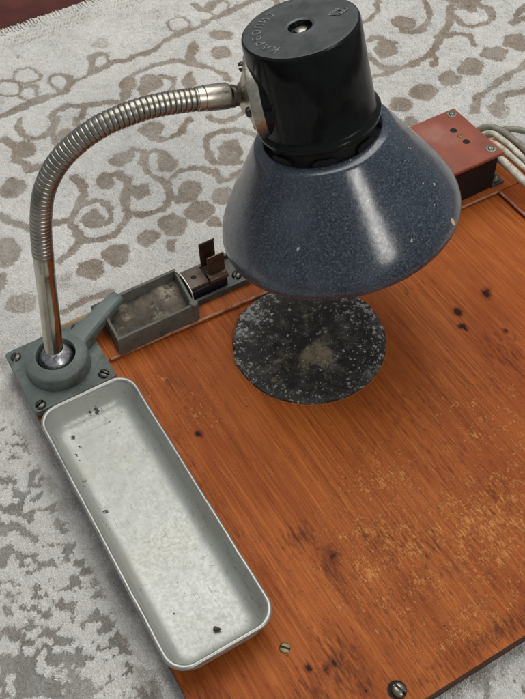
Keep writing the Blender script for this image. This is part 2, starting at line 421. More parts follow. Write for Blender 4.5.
def lathe(bm, P, axis, prof, n=48, cap0=False, cap1=False):
    """prof: (t along axis, radius) in mm."""
    a, u, v = frame_of(axis); P = Vector(P); rings = []
    for t_, r in prof:
        if r < 1e-6: rings.append([bm.verts.new(P + a * t_)])
        else: rings.append([bm.verts.new(P + a * t_ + (u * math.cos(2 * math.pi * k / n) + v * math.sin(2 * math.pi * k / n)) * r) for k in range(n)])
    for A, B in zip(rings, rings[1:]):
        for k in range(n):
            k2 = (k + 1) % n
            if len(A) == 1 and len(B) == 1: continue
            if len(A) == 1: bm.faces.new((A[0], B[k2], B[k]))
            elif len(B) == 1: bm.faces.new((A[k], A[k2], B[0]))
            else: bm.faces.new((A[k], A[k2], B[k2], B[k]))
    if cap0 and len(rings[0]) > 1: bm.faces.new(rings[0][::-1])
    if cap1 and len(rings[-1]) > 1: bm.faces.new(rings[-1])
    bmesh.ops.recalc_face_normals(bm, faces=bm.faces)
    return bm
def LA(P, axis, prof, n=48, cap0=False, cap1=False):
    return lathe(bmesh.new(), P, axis, prof, n, cap0, cap1)
def catmull(pts, per=8):
    P = [Vector(p) for p in pts]; P = [P[0] * 2 - P[1]] + P + [P[-1] * 2 - P[-2]]; out = []
    for i in range(1, len(P) - 2):
        p0, p1, p2, p3 = P[i - 1:i + 3]
        for k in range(per):
            s = k / per
            out.append(0.5 * ((2 * p1) + (p2 - p0) * s + (2 * p0 - 5 * p1 + 4 * p2 - p3) * s * s + (3 * p1 - p0 - 3 * p2 + p3) * s ** 3))
    out.append(P[-2]); return out
def resample(path, step):
    d = [0.0]
    for a, b in zip(path, path[1:]): d.append(d[-1] + (b - a).length)
    L = d[-1]; n = max(2, int(round(L / step))); out = []; j = 0
    for i in range(n + 1):
        s = L * i / n
        while j < len(d) - 2 and d[j + 1] < s: j += 1
        k = (s - d[j]) / max(1e-9, d[j + 1] - d[j]); out.append(path[j].lerp(path[j + 1], k))
    return out, L
def sweep(bm, path, rad, n=16, caps=True):
    rings = []; up = Vector((0.03, 1, 0.02))
    for i, p in enumerate(path):
        tg = (path[min(i + 1, len(path) - 1)] - path[max(i - 1, 0)]).normalized()
        u = (up - tg * up.dot(tg)).normalized(); v = tg.cross(u); up = u
        r = rad(i) if callable(rad) else rad
        rings.append([bm.verts.new(p + (u * math.cos(2 * math.pi * k / n) + v * math.sin(2 * math.pi * k / n)) * r) for k in range(n)])
    for A, B in zip(rings, rings[1:]):
        for k in range(n):
            bm.faces.new((A[k], A[(k + 1) % n], B[(k + 1) % n], B[k]))
    if caps: bm.faces.new(rings[0][::-1]); bm.faces.new(rings[-1])
    bmesh.ops.recalc_face_normals(bm, faces=bm.faces)
    return bm
def rrect(cx, cy, hx, hy, r, n=8):
    out = []
    for sx, sy, a0 in ((1, 1, 0), (-1, 1, 90), (-1, -1, 180), (1, -1, 270)):
        for k in range(n + 1):
            a = math.radians(a0 + 90 * k / n)
            out.append((cx + sx * (hx - r) + r * math.cos(a), cy + sy * (hy - r) + r * math.sin(a)))
    return out
def loft(bm, loops, close_first=False, close_last=False):
    R = [[bm.verts.new(p) for p in L] for L in loops]
    n = len(R[0])
    for A, B in zip(R, R[1:]):
        for k in range(n): bm.faces.new((A[k], A[(k + 1) % n], B[(k + 1) % n], B[k]))
    if close_first: bm.faces.new(R[0][::-1])
    if close_last: bm.faces.new(R[-1])
    bmesh.ops.recalc_face_normals(bm, faces=bm.faces)
    return R
def prism(pts, z0, z1):
    bm = bmesh.new(); loft(bm, [[(x, y, z0) for x, y in pts], [(x, y, z1) for x, y in pts]], True, True); return bm
def slotted_screw(name, P, axis, r, h, mat, parent, slot=0.4, dome=0.6, cross=False):
    """domed head with a recessed slot cut across it"""
    a, u, v = frame_of(axis); P = Vector(P)
    u2 = u * math.cos(slot) + v * math.sin(slot); v2 = a.cross(u2)
    bm = bmesh.new(); n = 14; w = r * 0.2
    # two half heads either side of the slot, joined by the slot floor
    for s in (-1, 1):
        prev = None
        for q, (rr, hh) in enumerate(((1.0, 0), (1.0, 0.35), (0.9, 0.72), (0.62, 0.93), (0.0, 1.0))):
            ring = []
            for k in range(n + 1):
                th = math.pi * k / n
                x = math.cos(th) * r * rr; y = w + math.sin(th) * max(0.0, r * rr - w)
                ring.append(bm.verts.new(P + u2 * x + v2 * (s * y) + a * (h * hh)))
            if prev:
                for k in range(n): bm.faces.new((prev[k], prev[k + 1], ring[k + 1], ring[k]))
                bm.faces.new((prev[0], ring[0], ring[n], prev[n])) if q < 4 else None
            prev = ring
    f = [bm.verts.new(P + u2 * (r * 0.99 * x) + v2 * (w * 1.02 * y) + a * (h * 0.05)) for x, y in ((-1, -1), (1, -1), (1, 1), (-1, 1))]
    bm.faces.new(f)
    bmesh.ops.remove_doubles(bm, verts=bm.verts, dist=r * 0.01)
    bmesh.ops.recalc_face_normals(bm, faces=bm.faces)
    return obj(name, bm, mat, parent, origin=P, angle=50)
def set_attr(o, name, arr):
    at = o.data.attributes.new(name, 'FLOAT', 'POINT'); at.data.foreach_set('value', np.asarray(arr, dtype=np.float32))
def grid_obj(name, xs, ys, Z, mat, parent=None, origin=(0, 0, 0)):
    X, Y = np.meshgrid(xs, ys); nx, ny = len(xs), len(ys)
    o3 = np.array(origin, float)
    co = (np.stack([X, Y, Z], -1).reshape(-1, 3) - o3) * MM
    i = (np.arange(ny - 1)[:, None] * nx + np.arange(nx - 1)[None]).ravel()
    F = np.stack([i, i + 1, i + nx + 1, i + nx], -1)
    me = bpy.data.meshes.new(name)
    me.vertices.add(len(co)); me.vertices.foreach_set('co', co.astype(np.float32).ravel())
    me.loops.add(F.size); me.loops.foreach_set('vertex_index', F.astype(np.int32).ravel())
    me.polygons.add(len(F)); me.polygons.foreach_set('loop_start', np.arange(0, F.size, 4, dtype=np.int32))
    me.update(calc_edges=True); me.validate()
    me.shade_smooth(); me.materials.append(mat)
    o = bpy.data.objects.new(name, me); col.objects.link(o)
    o.location = Vector(origin) * MM
    if parent is not None: o.parent = parent; o.location = Vector(origin) * MM - wloc(parent)
    return o
rng = np.random.default_rng(7)
def vnoise(X, Y, cell, seed):
    """smooth value noise in [0,1]"""
    g = np.random.default_rng(seed).random((400, 400))
    x = X / cell + 150; y = Y / cell + 150
    i = np.floor(x).astype(int); j = np.floor(y).astype(int); fx = x - i; fy = y - j
    fx = fx * fx * (3 - 2 * fx); fy = fy * fy * (3 - 2 * fy); i %= 399; j %= 399
    return (g[j, i] * (1 - fx) + g[j, i + 1] * fx) * (1 - fy) + (g[j + 1, i] * (1 - fx) + g[j + 1, i + 1] * fx) * fy
def sstep(x, a, b):
    t_ = np.clip((x - a) / (b - a), 0, 1); return t_ * t_ * (3 - 2 * t_)

# carpet figure: strokes (weight, x y x y ... mm) and spots (x, y, radius a, radius b, angle, strength)
STROKES = [(1,[-63,245,-64,225,-71,214,-81,205,-86,195,-86,180,-79,172,-66,170,-53,174,-43,183]),(1,[-72,211,-64,211,-56,207,-53,196,-57,187,-66,185,-75,189,-75,197,-67,197]),(1,[-43,183,-34,176,-22,176,-13,183,-6,198,-9,210,-12,223,-9,234,-1,240,7,234,11,223,6,214,0,218]),(1,[-43,183,-40,203,-31,217,-32,230,-41,234]),(1,[-39,206,-28,206,-24,197]),(1,[-31,247,-24,247,-12,248,-3,239]),(0.8,[-95,203,-84,201]),(1,[-86,192,-91,174,-100,168]),(1,[-4,201,9,205,21,203,31,192,32,178,48,180,54,179,64,176]),(1,[-4,201,-10,185,-6,176,3,173]),(1,[84,204,80,213,72,224,62,229,48,229,39,216,38,201,43,195,53,190]),(1,[61,253,64,242,73,238,84,240]),(1,[5,265,10,251,18,246,33,247,44,257]),(1.2,[-94,288,-91,274,-85,269,-74,269]),(1.3,[-94,317,-89,302]),(1.1,[-79,322,-77,310,-69,304,-56,307,-51,315]),(1,[-58,301,-62,286]),(1,[-34,308,-40,290]),(1,[-129,234,-125,225,-118,215,-113,209,-90,201,-81,204]),(1,[-63,245,-61,230,-70,216]),(1.1,[-88,344,-58,348,-28,349,-15,357,5,360,22,362,39,360,63,361,86,368,114,368,129,373,170,379,197,381]),(0.8,[-80,326,-72,334]),(1.1,[-58,308,-45,324,-30,327,-20,320,-4,315,9,308]),(1,[-20,320,-32,308,-39,298]),(1,[3,362,12,377,19,379]),(0.7,[-59,373,-62,369,-67,367,-71,367,-75,371,-77,376,-78,382,-76,387,-72,390,-67,391,-63,389,-60,385,-58,379,-59,373]),(0.6,[-39,381,-42,376,-47,374,-51,375,-55,378,-58,383,-58,389,-56,394,-52,398,-47,399,-43,397,-39,392,-38,386,-39,381]),(0.8,[-18,359,-21,355,-25,353,-29,353,-33,356,-35,361,-35,367,-33,371,-29,375,-25,375,-21,373,-18,369,-17,364,-18,359]),(0.7,[23,366,20,362,16,360,12,360,9,363,7,368,7,373,9,378,12,381,17,381,21,380,23,376,24,371,23,366]),(0.6,[-47,357,-50,354,-53,352,-57,352,-60,355,-62,359,-62,364,-61,368,-57,371,-54,372,-50,370,-47,367,-46,362,-47,357]),(0.6,[107,377,104,373,99,371,94,372,90,375,89,380,89,386,92,391,96,394,101,395,105,393,108,389,109,383,107,377]),(0.5,[150,380,146,376,141,373,136,374,132,377,131,383,131,389,134,394,139,397,144,398,148,396,151,392,152,386,150,380]),(1.1,[4,301,12,312,22,333,41,339,60,338,77,329,89,315,99,288]),(1,[52,322,56,311,48,300]),(1.2,[126,403,130,391,147,394]),(1,[203,224,224,221,246,220,268,227,288,241,309,257,328,280,342,296]),(1,[230,268,238,266,246,253]),(1,[213,268,217,249,219,229,231,222]),(1,[306,294,297,270,280,258,264,260,263,272]),(1,[313,260,312,246,323,233,341,236,346,248,342,256]),(1.1,[288,241,300,234,306,224,303,213]),(1,[265,224,258,209]),(1,[236,293,251,295,266,309,276,326]),(1,[331,275,341,269]),(1.3,[245,140,257,152,278,158,300,164,323,168]),(1.3,[260,131,272,142,286,143,303,140]),(1.1,[350,222,365,220]),(1,[362,228,377,236]),(1,[190,383,197,348,221,332,246,340]),(1,[179,237,192,226,203,224]),(0.8,[-110,167,-96,170]),(1,[-96,170,-87,176,-76,170,-59,171]),(1,[-87,176,-88,188]),(1.3,[-125,119,-111,122,-88,121])]  # last stroke draws the shadow and dirt strip behind the trough
BLOBS = [(-69,193,6.6,9.2,-32,1),(5,221,7.9,11.6,-32,1),(-43,227,7.4,10.7,-32,1),(-27,201,7.7,8.3,-32,1),(-24,244,6.3,9.4,-32,1),(-44,153,9.2,10.6,-32,1),(-69,151,9.4,9.9,-32,1),(-22,156,10.2,12.4,-32,1),(-32,137,4.5,6.2,-32,1),(5,181,8.6,12.3,-32,1),(54,206,9.5,14.1,-32,1),(15,263,7.1,10.9,-33,1),(1,158,10.3,13.2,-32,1),(24,163,8.3,11.9,-32,1),(-22,158,10.2,11.6,-32,1),(7,142,4.6,6.5,-32,1),(45,163,8.6,9.6,-32,1),(65,163,8.6,9.8,-32,1),(-110,258,10.1,11.3,-32,1),(-86,296,10.5,11.5,-32,1),(-137,204,7.4,7.7,-32,1),(-22,244,9.5,9.4,-32,1),(-51,297,5.1,7.8,-33,1),(19,322,6.4,16.8,-33,1),(27,395,7.8,9.4,-33,0.5),(-42,415,2.7,4.4,-33,0.6),(-30,404,5.5,7.3,-33,0.3),(88,338,6.1,16.2,-33,1),(68,303,4.7,13.6,-33,1),(38,318,10.2,13.6,-33,1),(123,346,11.1,8.2,-33,1),(110,323,9.8,10.8,-33,1),(89,407,9.2,9.9,-33,0.3),(235,250,9.8,12.8,-33,1),(270,273,10.6,12.0,-33,1),(335,259,5.1,9.0,-33,1),(228,184,12.5,11.7,-33,0.8),(256,187,10.5,11.1,-33,0.8),(280,189,11.9,13.1,-33,0.9),(310,194,10.7,11.7,-33,1),(336,196,11.9,12.9,-33,1),(202,181,10.3,10.6,-33,0.8),(175,179,11.5,11.1,-33,0.8),(149,177,11.4,10.8,-33,0.8),(195,159,7.6,5.9,-33,0.8),(367,195,12.0,13.2,-33,1),(264,132,10.1,12.0,-33,0.6),(-138,193,7.7,13.0,-32,1),(-152,169,5.0,11.4,-32,1),(-147,143,10.5,11.4,-32,0.6),(-94,148,9.9,10.1,-32,1),(-72,149,10.5,10.3,-32,1),(-114,145,6.7,9.4,-32,0.5),(-172,112,5.1,8.5,-32,0.4),(-37,-227,6.2,7.3,-31,0.6),(-51,-227,5.1,4.1,-31,0.5),(-11,-225,6.3,4.3,-31,0.5),(-37,-237,5.1,4.1,-31,0.4),(-16,-237,4.1,6.3,-31,0.4)]
SPOTS = [(-93.4, -26.2, 2.5, 0.9), (-95.5, -24.9, 1.9, 0.8), (97.0, -30.5, 3.7, 1), (122.4, -27.7, 3.7, 1), (126.3, -26.0, 2.5, 0.7), (121.8, -29.5, 3.1, 0.9), (95.3, -30.5, 2.5, 1), (92.4, -41.8, 2.5, 1), (92.6, -44.8, 1.9, 1), (89.7, -41.1, 1.9, 0.9), (112.9, -59.4, 2.5, 0.9), (105.9, -57.9, 1.9, 0.6), (106.0, -62.9, 1.9, 0.6), (-92.4, -4.5, 1.9, 0.6), (-96.4, 9.6, 2.5, 0.5), (-92.0, -6.4, 1.9, 0.5), (-113.0, -180.8, 2.5, 1), (-105.0, -186.3, 2.5, 0.9), (-117.9, -177.9, 1.9, 0.4), (-99.5, -185.3, 3.1, 0.9), (-94.8, -205.9, 2.5, 0.8), (-68.2, -133.7, 5.6, 0.7), (-116.3, -191.9, 4.3, 0.6), (-111.9, -188.7, 3.7, 0.6), (-54.0, -132.4, 3.7, 0.4), (-76.7, -159.9, 3.1, 0.4), (-32.9, 17.1, 1.9, 0.3), (-70.2, 25.7, 1.9, 0.6), (98.5, -8.7, 1.9, 0.3), (110.0, 3.4, 1.9, 0.3)]
CHIPS = [(-161.6, 10.2, 1.8, 1), (-160.6, 2.0, 1.2, 0.8), (-164.9, -1.9, 1.2, 0.9), (-165.0, -6.7, 1.2, 0.7), (-163.8, -9.9, 0.9, 0.7), (-167.2, -22.1, 1.5, 0.8), (-166.2, -14.0, 1.2, 0.5), (-141.5, 18.3, 2.4, 0.8), (-145.2, 18.9, 1.8, 0.7), (-139.0, 17.7, 1.5, 0.7), (-165.3, -46.2, 1.8, 0.9), (-165.2, -43.2, 1.2, 0.6), (-150.6, -49.8, 1.8, 0.35), (-147.7, -47.8, 1.8, 0.35), (-159.4, -120.6, 0.9, 0.8), (-129.5, -106.6, 1.5, 0.9), (-127.7, -105.6, 0.9, 0.7), (-141.3, -99.5, 0.9, 0.7), (-144.2, -108.6, 0.9, 0.5), (-163.6, -130.2, 0.9, 0.6), (-129.1, -143.9, 1.2, 0.6), (-128.5, -141.7, 0.9, 0.5), (-121.9, -116.6, 1.2, 0.4), (-124.9, 7.2, 1.2, 0.6), (-126.1, -4.0, 0.9, 0.7), (-131.4, -46.1, 0.9, 0.5), (-146.7, -25.1, 1.2, 0.3), (-143.8, -120.8, 1.2, 0.3), (-136.5, -118.6, 1.2, 0.35), (-146.6, -78.0, 1.2, 0.3), (-136.9, -132.8, 1.2, 0.35), (-169.2, -22.4, 1.2, 0.6), (-169.6, -26.1, 1.2, 0.7)]
LET0, LET1, LOZ = 205.0, 100.0, -14.0
CHIP_AT = (60.2, -35.4, 92.0)
# ------------------------------------------------------------------ the setting: floor and carpet
ZC = -14.0          # pile surface
o = obj('floor', BX(-900, 1100, -900, 1200, -40, -26), M['floor'], origin=(0, 0, -26)); tag(o, kind='structure')

xs = np.arange(-430, 560.1, 1.6); ys = np.arange(-400, 463.1, 1.6)
X, Y = np.meshgrid(xs, ys)
wx = X + 5.0 * (vnoise(X, Y, 9, 1) - 0.5) + 2.5 * (vnoise(X, Y, 3.5, 2) - 0.5)
wy = Y + 5.0 * (vnoise(X, Y, 9, 3) - 0.5) + 2.5 * (vnoise(X, Y, 3.5, 4) - 0.5)
def worn_noise(x, y):
    rx, ry = x * 0.87 - y * 0.5, (x * 0.5 + y * 0.87) * 1.3
    rx = np.floor(rx / 1.5) * 1.5; ry = np.floor(ry / 1.5) * 1.5
    return 0.50 * vnoise(rx, ry, 6.6, 73) + 0.50 * vnoise(rx, ry, 3.2, 74) + 0.34 * (vnoise(x, y, 34, 76) - 0.5)
fig = np.zeros_like(X)
def window(x0, x1, y0, y1):
    i0, i1 = np.searchsorted(xs, (x0, x1)); j0, j1 = np.searchsorted(ys, (y0, y1)); return slice(j0, j1), slice(i0, i1)
for w, q in STROKES:
    pts = np.array([tuple(p)[:2] for p in catmull([(q[i], q[i + 1], 0) for i in range(0, len(q), 2)], 5)])
    half = 3.3 * min(1.25, max(0.7, w)); amp = min(1.0, 0.35 + 0.65 * w)
    for a, b in zip(pts, pts[1:]):
        s = window(min(a[0], b[0]) - 14, max(a[0], b[0]) + 14, min(a[1], b[1]) - 14, max(a[1], b[1]) + 14)
        px, py = wx[s], wy[s]
        if px.size == 0: continue
        d = b - a; L2 = max(1e-6, d @ d); tt = np.clip(((px - a[0]) * d[0] + (py - a[1]) * d[1]) / L2, 0, 1)
        dist = np.hypot(px - a[0] - tt * d[0], py - a[1] - tt * d[1])
        fig[s] = np.maximum(fig[s], amp * (1 - sstep(dist, half - 1.8, half + 1.8)))
for cx, cy, r1, r2, ang, st in BLOBS:
    R_ = max(r1, r2) + 10; s = window(cx - R_, cx + R_, cy - R_, cy + R_)
    if wx[s].size == 0: continue
    ca, sa = math.cos(math.radians(ang)), math.sin(math.radians(ang))
    dx, dy = wx[s] - cx, wy[s] - cy
    e = np.hypot((dx * ca + dy * sa) / r1, (-dx * sa + dy * ca) / r2)
    k = 2.0 / max(4, min(r1, r2))
    fig[s] = np.maximum(fig[s], st * (1 - sstep(e, 1 - k, 1 + k)))
# the figure goes on, as scattered motifs, where the lamp and board hide it or the frame ends
far = sstep(X, 300, 340) + sstep(-X, 200, 230) * sstep(Y, 140, 170)
m = vnoise(wx, wy, 34, 21)
fig = np.maximum(fig, 0.9 * far.clip(0, 1) * sstep(m, 0.62, 0.70))
# the finer, blocky, half worn-away figure left of and before the board
reg = sstep(-X, 180, 192) * sstep(-Y, -75, -30) * (0.75 + 0.25 * sstep(vnoise(X, Y, 20, 16), 0.3, 0.6))
frt = sstep(-Y, 225, 232)
fig = np.maximum(fig, np.maximum(reg, 0.75 * frt) * 0.95 * sstep(worn_noise(X, Y), 0.47, 0.50))
tone = np.clip(np.maximum(reg, 0.6 * frt) + 0.5 * vnoise(X, Y, 60, 15) * sstep(Y, 120, 180) * sstep(-X, -60, 60), 0, 1)
dirt_shade = 0.9 * np.exp(-(((X + 184) / 7) ** 2 + ((Y + 139) / 22) ** 2)) * sstep(vnoise(X, Y, 6, 31), 0.3, 0.6)
dirt_shade = np.maximum(dirt_shade, 0.45 * sstep(-np.abs(X + 182), -16, -3) * sstep(vnoise(X, Y, 11, 32), 0.45, 0.8) * (Y < 95))
dirt_shade = np.maximum(dirt_shade, 0.5 * np.exp(-((Y - 100) / 8) ** 2) * sstep(vnoise(X, Y, 12, 33), 0.35, 0.7) * (np.abs(X + 20) < 160))  # shadow and dirt behind the board, painted as one dark band
dirt_shade = np.maximum(dirt_shade, 0.16 * vnoise(X, Y, 30, 34))
Z = ZC + 0.9 * (1 - fig) + 1.1 * (vnoise(X, Y, 26, 5) - 0.5) + 0.8 * (vnoise(X, Y, 4.2, 6) - 0.5) + 0.7 * (rng.random(X.shape) - 0.5)
inb = (X > -186) & (X < 240) & (Y > -236) & (Y < 100)
Z -= np.where(inb, 0.6, 0)
Z = np.minimum(Z, np.where((X > -176) & (X < 236) & (Y > -226) & (Y < 98), -14.4, 99))
carpet = grid_obj('carpet', xs, ys, Z, M['carpet'])
set_attr(carpet, 'fig', fig.ravel()); set_attr(carpet, 'tone', tone.ravel()); set_attr(carpet, 'dirt_shade', dirt_shade.ravel())
tag(carpet, kind='structure')
# the cut pile itself: leaning tufts, each dyed one colour
quad_ = np.array([(-25, 480), (384, 244), (-23, -247), (-257, -108), (-257, 120), (-120, 480)], float)
cen = quad_.mean(0); quad_ = cen + (quad_ - cen) * 1.28
def inside(px, py):
    ok = np.zeros(px.shape, bool)
    for (ax_, ay_), (bx_, by_) in zip(quad_, np.roll(quad_, -1, 0)):
        cr = ((ay_ > py) != (by_ > py)) & (px < (bx_ - ax_) * (py - ay_) / (by_ - ay_ + 1e-9) + ax_); ok ^= cr
    return ok
NT_ = 1900000
px = rng.uniform(-340, 480, NT_); py = rng.uniform(-330, 458, NT_)
keep = inside(px, py) & ~((px > -172) & (px < 232) & (py > -221) & (py < 96))
px, py = px[keep][:760000], py[keep][:760000]
def samp(A, x, y):
    i = np.clip(((x - xs[0]) / 1.6).round().astype(int), 0, len(xs) - 1); j = np.clip(((y - ys[0]) / 1.6).round().astype(int), 0, len(ys) - 1); return A[j, i]
jx, jy = px + rng.normal(0, 0.55, px.size), py + rng.normal(0, 0.55, px.size)
tf = samp(fig, jx, jy); tf = sstep(tf + rng.normal(0, 0.13, px.size), 0.25, 0.75)
fade = 0.72 + 0.28 * sstep(vnoise(px, py, 24, 71) * 0.6 + vnoise(px, py, 7, 72) * 0.4, 0.3, 0.6); tf *= fade
wn_ = worn_noise(px + rng.normal(0, 0.3, px.size), py + rng.normal(0, 0.3, px.size))
rg = samp(np.maximum(reg, 0.75 * frt), px, py); dens = samp(reg, px, py)
tf = np.maximum(tf, rg * 0.82 * sstep(wn_, 0.47, 0.50))
tb = samp(Z, px, py) - 0.3
flow = 2.2 + 1.3 * (vnoise(px, py, 40, 77) - 0.5) + 1.6 * (vnoise(px, py, 6, 78) - 0.5) + rng.normal(0, 0.55, px.size)
ln = rng.uniform(0.8, 1.7, px.size) * (1 - 0.25 * tf); el = np.radians(rng.uniform(22, 62, px.size)); wd = rng.uniform(0.22, 0.42, px.size)
dx, dy = np.cos(flow), np.sin(flow)
V0 = np.stack([px - dy * wd, py + dx * wd, tb], -1); V1 = np.stack([px + dy * wd, py - dx * wd, tb], -1)
V2 = np.stack([px + dx * ln * np.cos(el), py + dy * ln * np.cos(el), tb + ln * np.sin(el)], -1)
VV = np.stack([V0, V1, V2], 1).reshape(-1, 3) * MM
me = bpy.data.meshes.new('pile'); n3 = len(VV)
me.vertices.add(n3); me.vertices.foreach_set('co', VV.astype(np.float32).ravel())
me.loops.add(n3); me.loops.foreach_set('vertex_index', np.arange(n3, dtype=np.int32))
me.polygons.add(n3 // 3); me.polygons.foreach_set('loop_start', np.arange(0, n3, 3, dtype=np.int32))
me.update(); me.materials.append(M['tufts'])
pile = bpy.data.objects.new('pile', me); col.objects.link(pile); pile.parent = carpet; pile['kind'] = 'stuff'
tufts_rnd = np.clip(0.5 + rng.normal(0, 0.2, px.size) + 0.5 * (vnoise(px, py, 3.2, 79) - 0.5), 0, 1)
for nm_, ar in (('fig', tf), ('tone', samp(tone, px, py)), ('dirt_shade', samp(dirt_shade, px, py) * rng.uniform(0.4, 1.0, px.size)), ('rnd', tufts_rnd)):
    set_attr(pile, nm_, np.repeat(ar, 3))
# whipped yarn edge and ragged fringe along the carpet's end, above the painted floor
bm = bmesh.new(); random.seed(3)
for i in range(300):
    x = -330 + i * 3.1 + random.uniform(-0.6, 0.6)
    for k in range(2):
        l = random.uniform(3, 9); dx = random.uniform(-5, 5)
        p = [Vector((x, 452 + random.uniform(0, 5), -13.2)), Vector((x + dx * 0.3, 462, -12.6 + random.uniform(-1, 1))), Vector((x + dx, 463 + l, -18 - random.uniform(0, 6)))]
        sweep(bm, catmull(p, 3), lambda i_: 0.9 - 0.07 * i_, 5, False)
o = obj('fringe', bm, M['yarn'], carpet, origin=(0, 455, -14)); o['kind'] = 'stuff'
bm = bmesh.new()
for r_ in range(3):
    for i in range(270):
        x = -320 + i * 3.4 + random.uniform(-0.4, 0.4); y = 446 - r_ * 6 + random.uniform(-0.6, 0.6)
        sweep(bm, [Vector((x - 1.6, y - 1.6, -13.6)), Vector((x, y, -12.2)), Vector((x + 1.6, y + 1.8, -13.6))], 0.8, 5, False)
o = obj('edge_stitching', bm, M['yarn'], carpet, origin=(0, 445, -14)); o['kind'] = 'stuff'
o = obj('carpet_backing', BX(-470, 640, -440, 461, -26, -18), M['yarn'], carpet)

# ------------------------------------------------------------------ the wooden work board
board = empty('work_board', (20, -60, -14), 'worn orange varnished wooden work board with scorch marks lying on the carpet', 'board')
def rim_y(x): return 51.0 - 0.028 * (x + 50)
xs = np.arange(-174.0, 234.1, 2.0); ys = np.arange(-224.0, 92.1, 2.0)
X, Y = np.meshgrid(xs, ys)
Z = np.zeros_like(X) + 0.25 * (vnoise(X, Y, 30, 41) - 0.5)
panel = grid_obj('panel', xs, ys, Z, M['wood'], board)
wear = np.zeros_like(X)
for cx, cy, rx, ry, a in [(-40, -150, 60, 60, .9), (20, -165, 70, 55, 1.0), (-20, -110, 55, 40, .8), (60, -110, 60, 60, .75), (-85, -10, 22, 32, .75), (-95, 20, 18, 16, .7), (-75, -150, 35, 30, .6), (45, -60, 60, 40, .35), (-30, -205, 50, 18, .9), (-70, -60, 30, 30, .4), (80, 20, 50, 20, .2), (-60, 38, 40, 8, .4)]:
    wear = np.maximum(wear, a * np.exp(-((X - cx) / rx) ** 2 - ((Y - cy) / ry) ** 2))
stain = np.zeros_like(X)
for cx, cy, rx, ry, a in [(-118, -200, 24, 26, .7), (-96, -190, 14, 26, .9), (-78, -116, 12, 12, .9), (-50, -175, 40, 20, .5), (40, -200, 60, 14, .6), (-100, -120, 14, 30, .45), (20, -120, 30, 24, .5), (-10, -180, 90, 60, .38), (-74, -140, 8, 20, .9), (-40, -140, 14, 26, .7), (60, -60, 18, 18, .35), (100, -75, 18, 30, .7), (75, -90, 20, 14, .5), (0, -216, 90, 8, .9), (-20, -160, 18, 30, .6), (30, -150, 20, 30, .6), (-90, 20, 8, 12, .6), (-165, -190, 16, 40, .8), (90, 2, 25, 10, .5), (-60, -190, 16, 18, .6), (20, -80, 40, 30, .45), (-109, -60, 6, 90, .5)]:
    stain = np.maximum(stain, a * np.exp(-((X - cx) / rx) ** 2 - ((Y - cy) / ry) ** 2))
spot = np.zeros_like(X)
for cx, cy, r, a in SPOTS:
    spot = np.maximum(spot, a * np.exp(-((X - cx) ** 2 + ((Y - cy) / 1.5) ** 2) / (r * r)))
set_attr(panel, 'wear', wear.ravel()); set_attr(panel, 'stain', stain.ravel()); set_attr(panel, 'spot', spot.ravel())
obj('core', BX(-173.5, 233.5, -223.6, 91.5, -14, -0.6), M['edge_wood'], board, bevel=0.6)
# raised rim along the back and the right, its lit inner edge painted as a paler bead
x0, x1, xr = -174.4, 234.4, 190.5
bm = prism([(x0, rim_y(x0)), (xr, rim_y(xr)), (x1, rim_y(x1)), (x1, 92.4), (x0, 92.4)], 0.3, 3.0)
obj('back_rim', bm, M['wood_rim'], board, bevel=0.9)
bm = prism([(xr, -224.3), (x1, -224.3), (x1, rim_y(x1) - 0.4), (xr, rim_y(xr) - 0.3)], 0.3, 3.0)
obj('side_rim', bm, M['wood_rim'], board, bevel=0.9)
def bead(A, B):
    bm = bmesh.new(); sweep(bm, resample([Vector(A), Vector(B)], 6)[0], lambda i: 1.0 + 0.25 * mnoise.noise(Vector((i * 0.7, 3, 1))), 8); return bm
obj('rim_edge', bead((-117, rim_y(-117) + 0.2, 2.3), (190, rim_y(190) + 0.2, 2.3)), M['lit_edge'], board)
obj('rim_edge', bead((190.6, rim_y(190) - 0.6, 2.3), (190.6, -20, 2.3)), M['lit_edge'], board)
bm = BX(-134, 232, 92.8, 97.6, -7, 1.2); obj('back_batten', bm, M['pale_wood'], board, bevel=1.2)
sc0 = slotted_screw('screw', (-117.8, -165.8, 0.1), (0, 0, 1), 2.9, 0.5, M['brass'], board, 2.3)
bm = BX(-120.6, -115.0, -166.3, -165.3, 0.3, 0.68); bmesh.ops.rotate(bm, verts=bm.verts, cent=(-117.8, -165.8, 0), matrix=Matrix.Rotation(2.3, 3, 'Z')); obj('slot', bm, M['hole'], sc0, smooth=False)
bm = LA((-80.4, -213.3, 0.1), (0, 0, 1), [(0, 4.9), (0.3, 4.9), (0.35, 0)], 28); obj('bolt_hole', bm, M['hole'], board)
slotted_screw('bolt', (-80.0, -214.0, 0.5), (0.05, -0.1, 1), 3.7, 3.2, M['bright_screw'], board, 1.4)

# ------------------------------------------------------------------ charred round soldering pad
pad = empty('soldering_pad', (0, 0, 0), 'round charred black soldering pad with white ash specks, under the lamp shade', 'soldering pad')
bm = bmesh.new(); NR, NA = 34, 120; R0 = 49.5
rings = [[bm.verts.new((0, 0, 2.8))]]
for i in range(1, NR + 1):
    rr = i / NR
    L = []
    for k in range(NA):
        th = 2 * math.pi * k / NA
        r = R0 * rr * (1 + 0.018 * rr * (mnoise.noise(Vector((math.cos(th) * 3, math.sin(th) * 3, 1))) + 0.6 * mnoise.noise(Vector((math.cos(th) * 11, math.sin(th) * 11, 4)))))
        x, y = r * math.cos(th), r * math.sin(th)
        z = 2.6 + 1.0 * mnoise.noise(Vector((x * 0.06, y * 0.06, 2))) + 0.7 * mnoise.noise(Vector((x * 0.2, y * 0.2, 5))) + 0.35 * mnoise.noise(Vector((x * 0.55, y * 0.55, 8)))
        if rr > 0.93: z -= (rr - 0.93) / 0.07 * 1.3
        L.append(bm.verts.new((x, y, z)))
    rings.append(L)
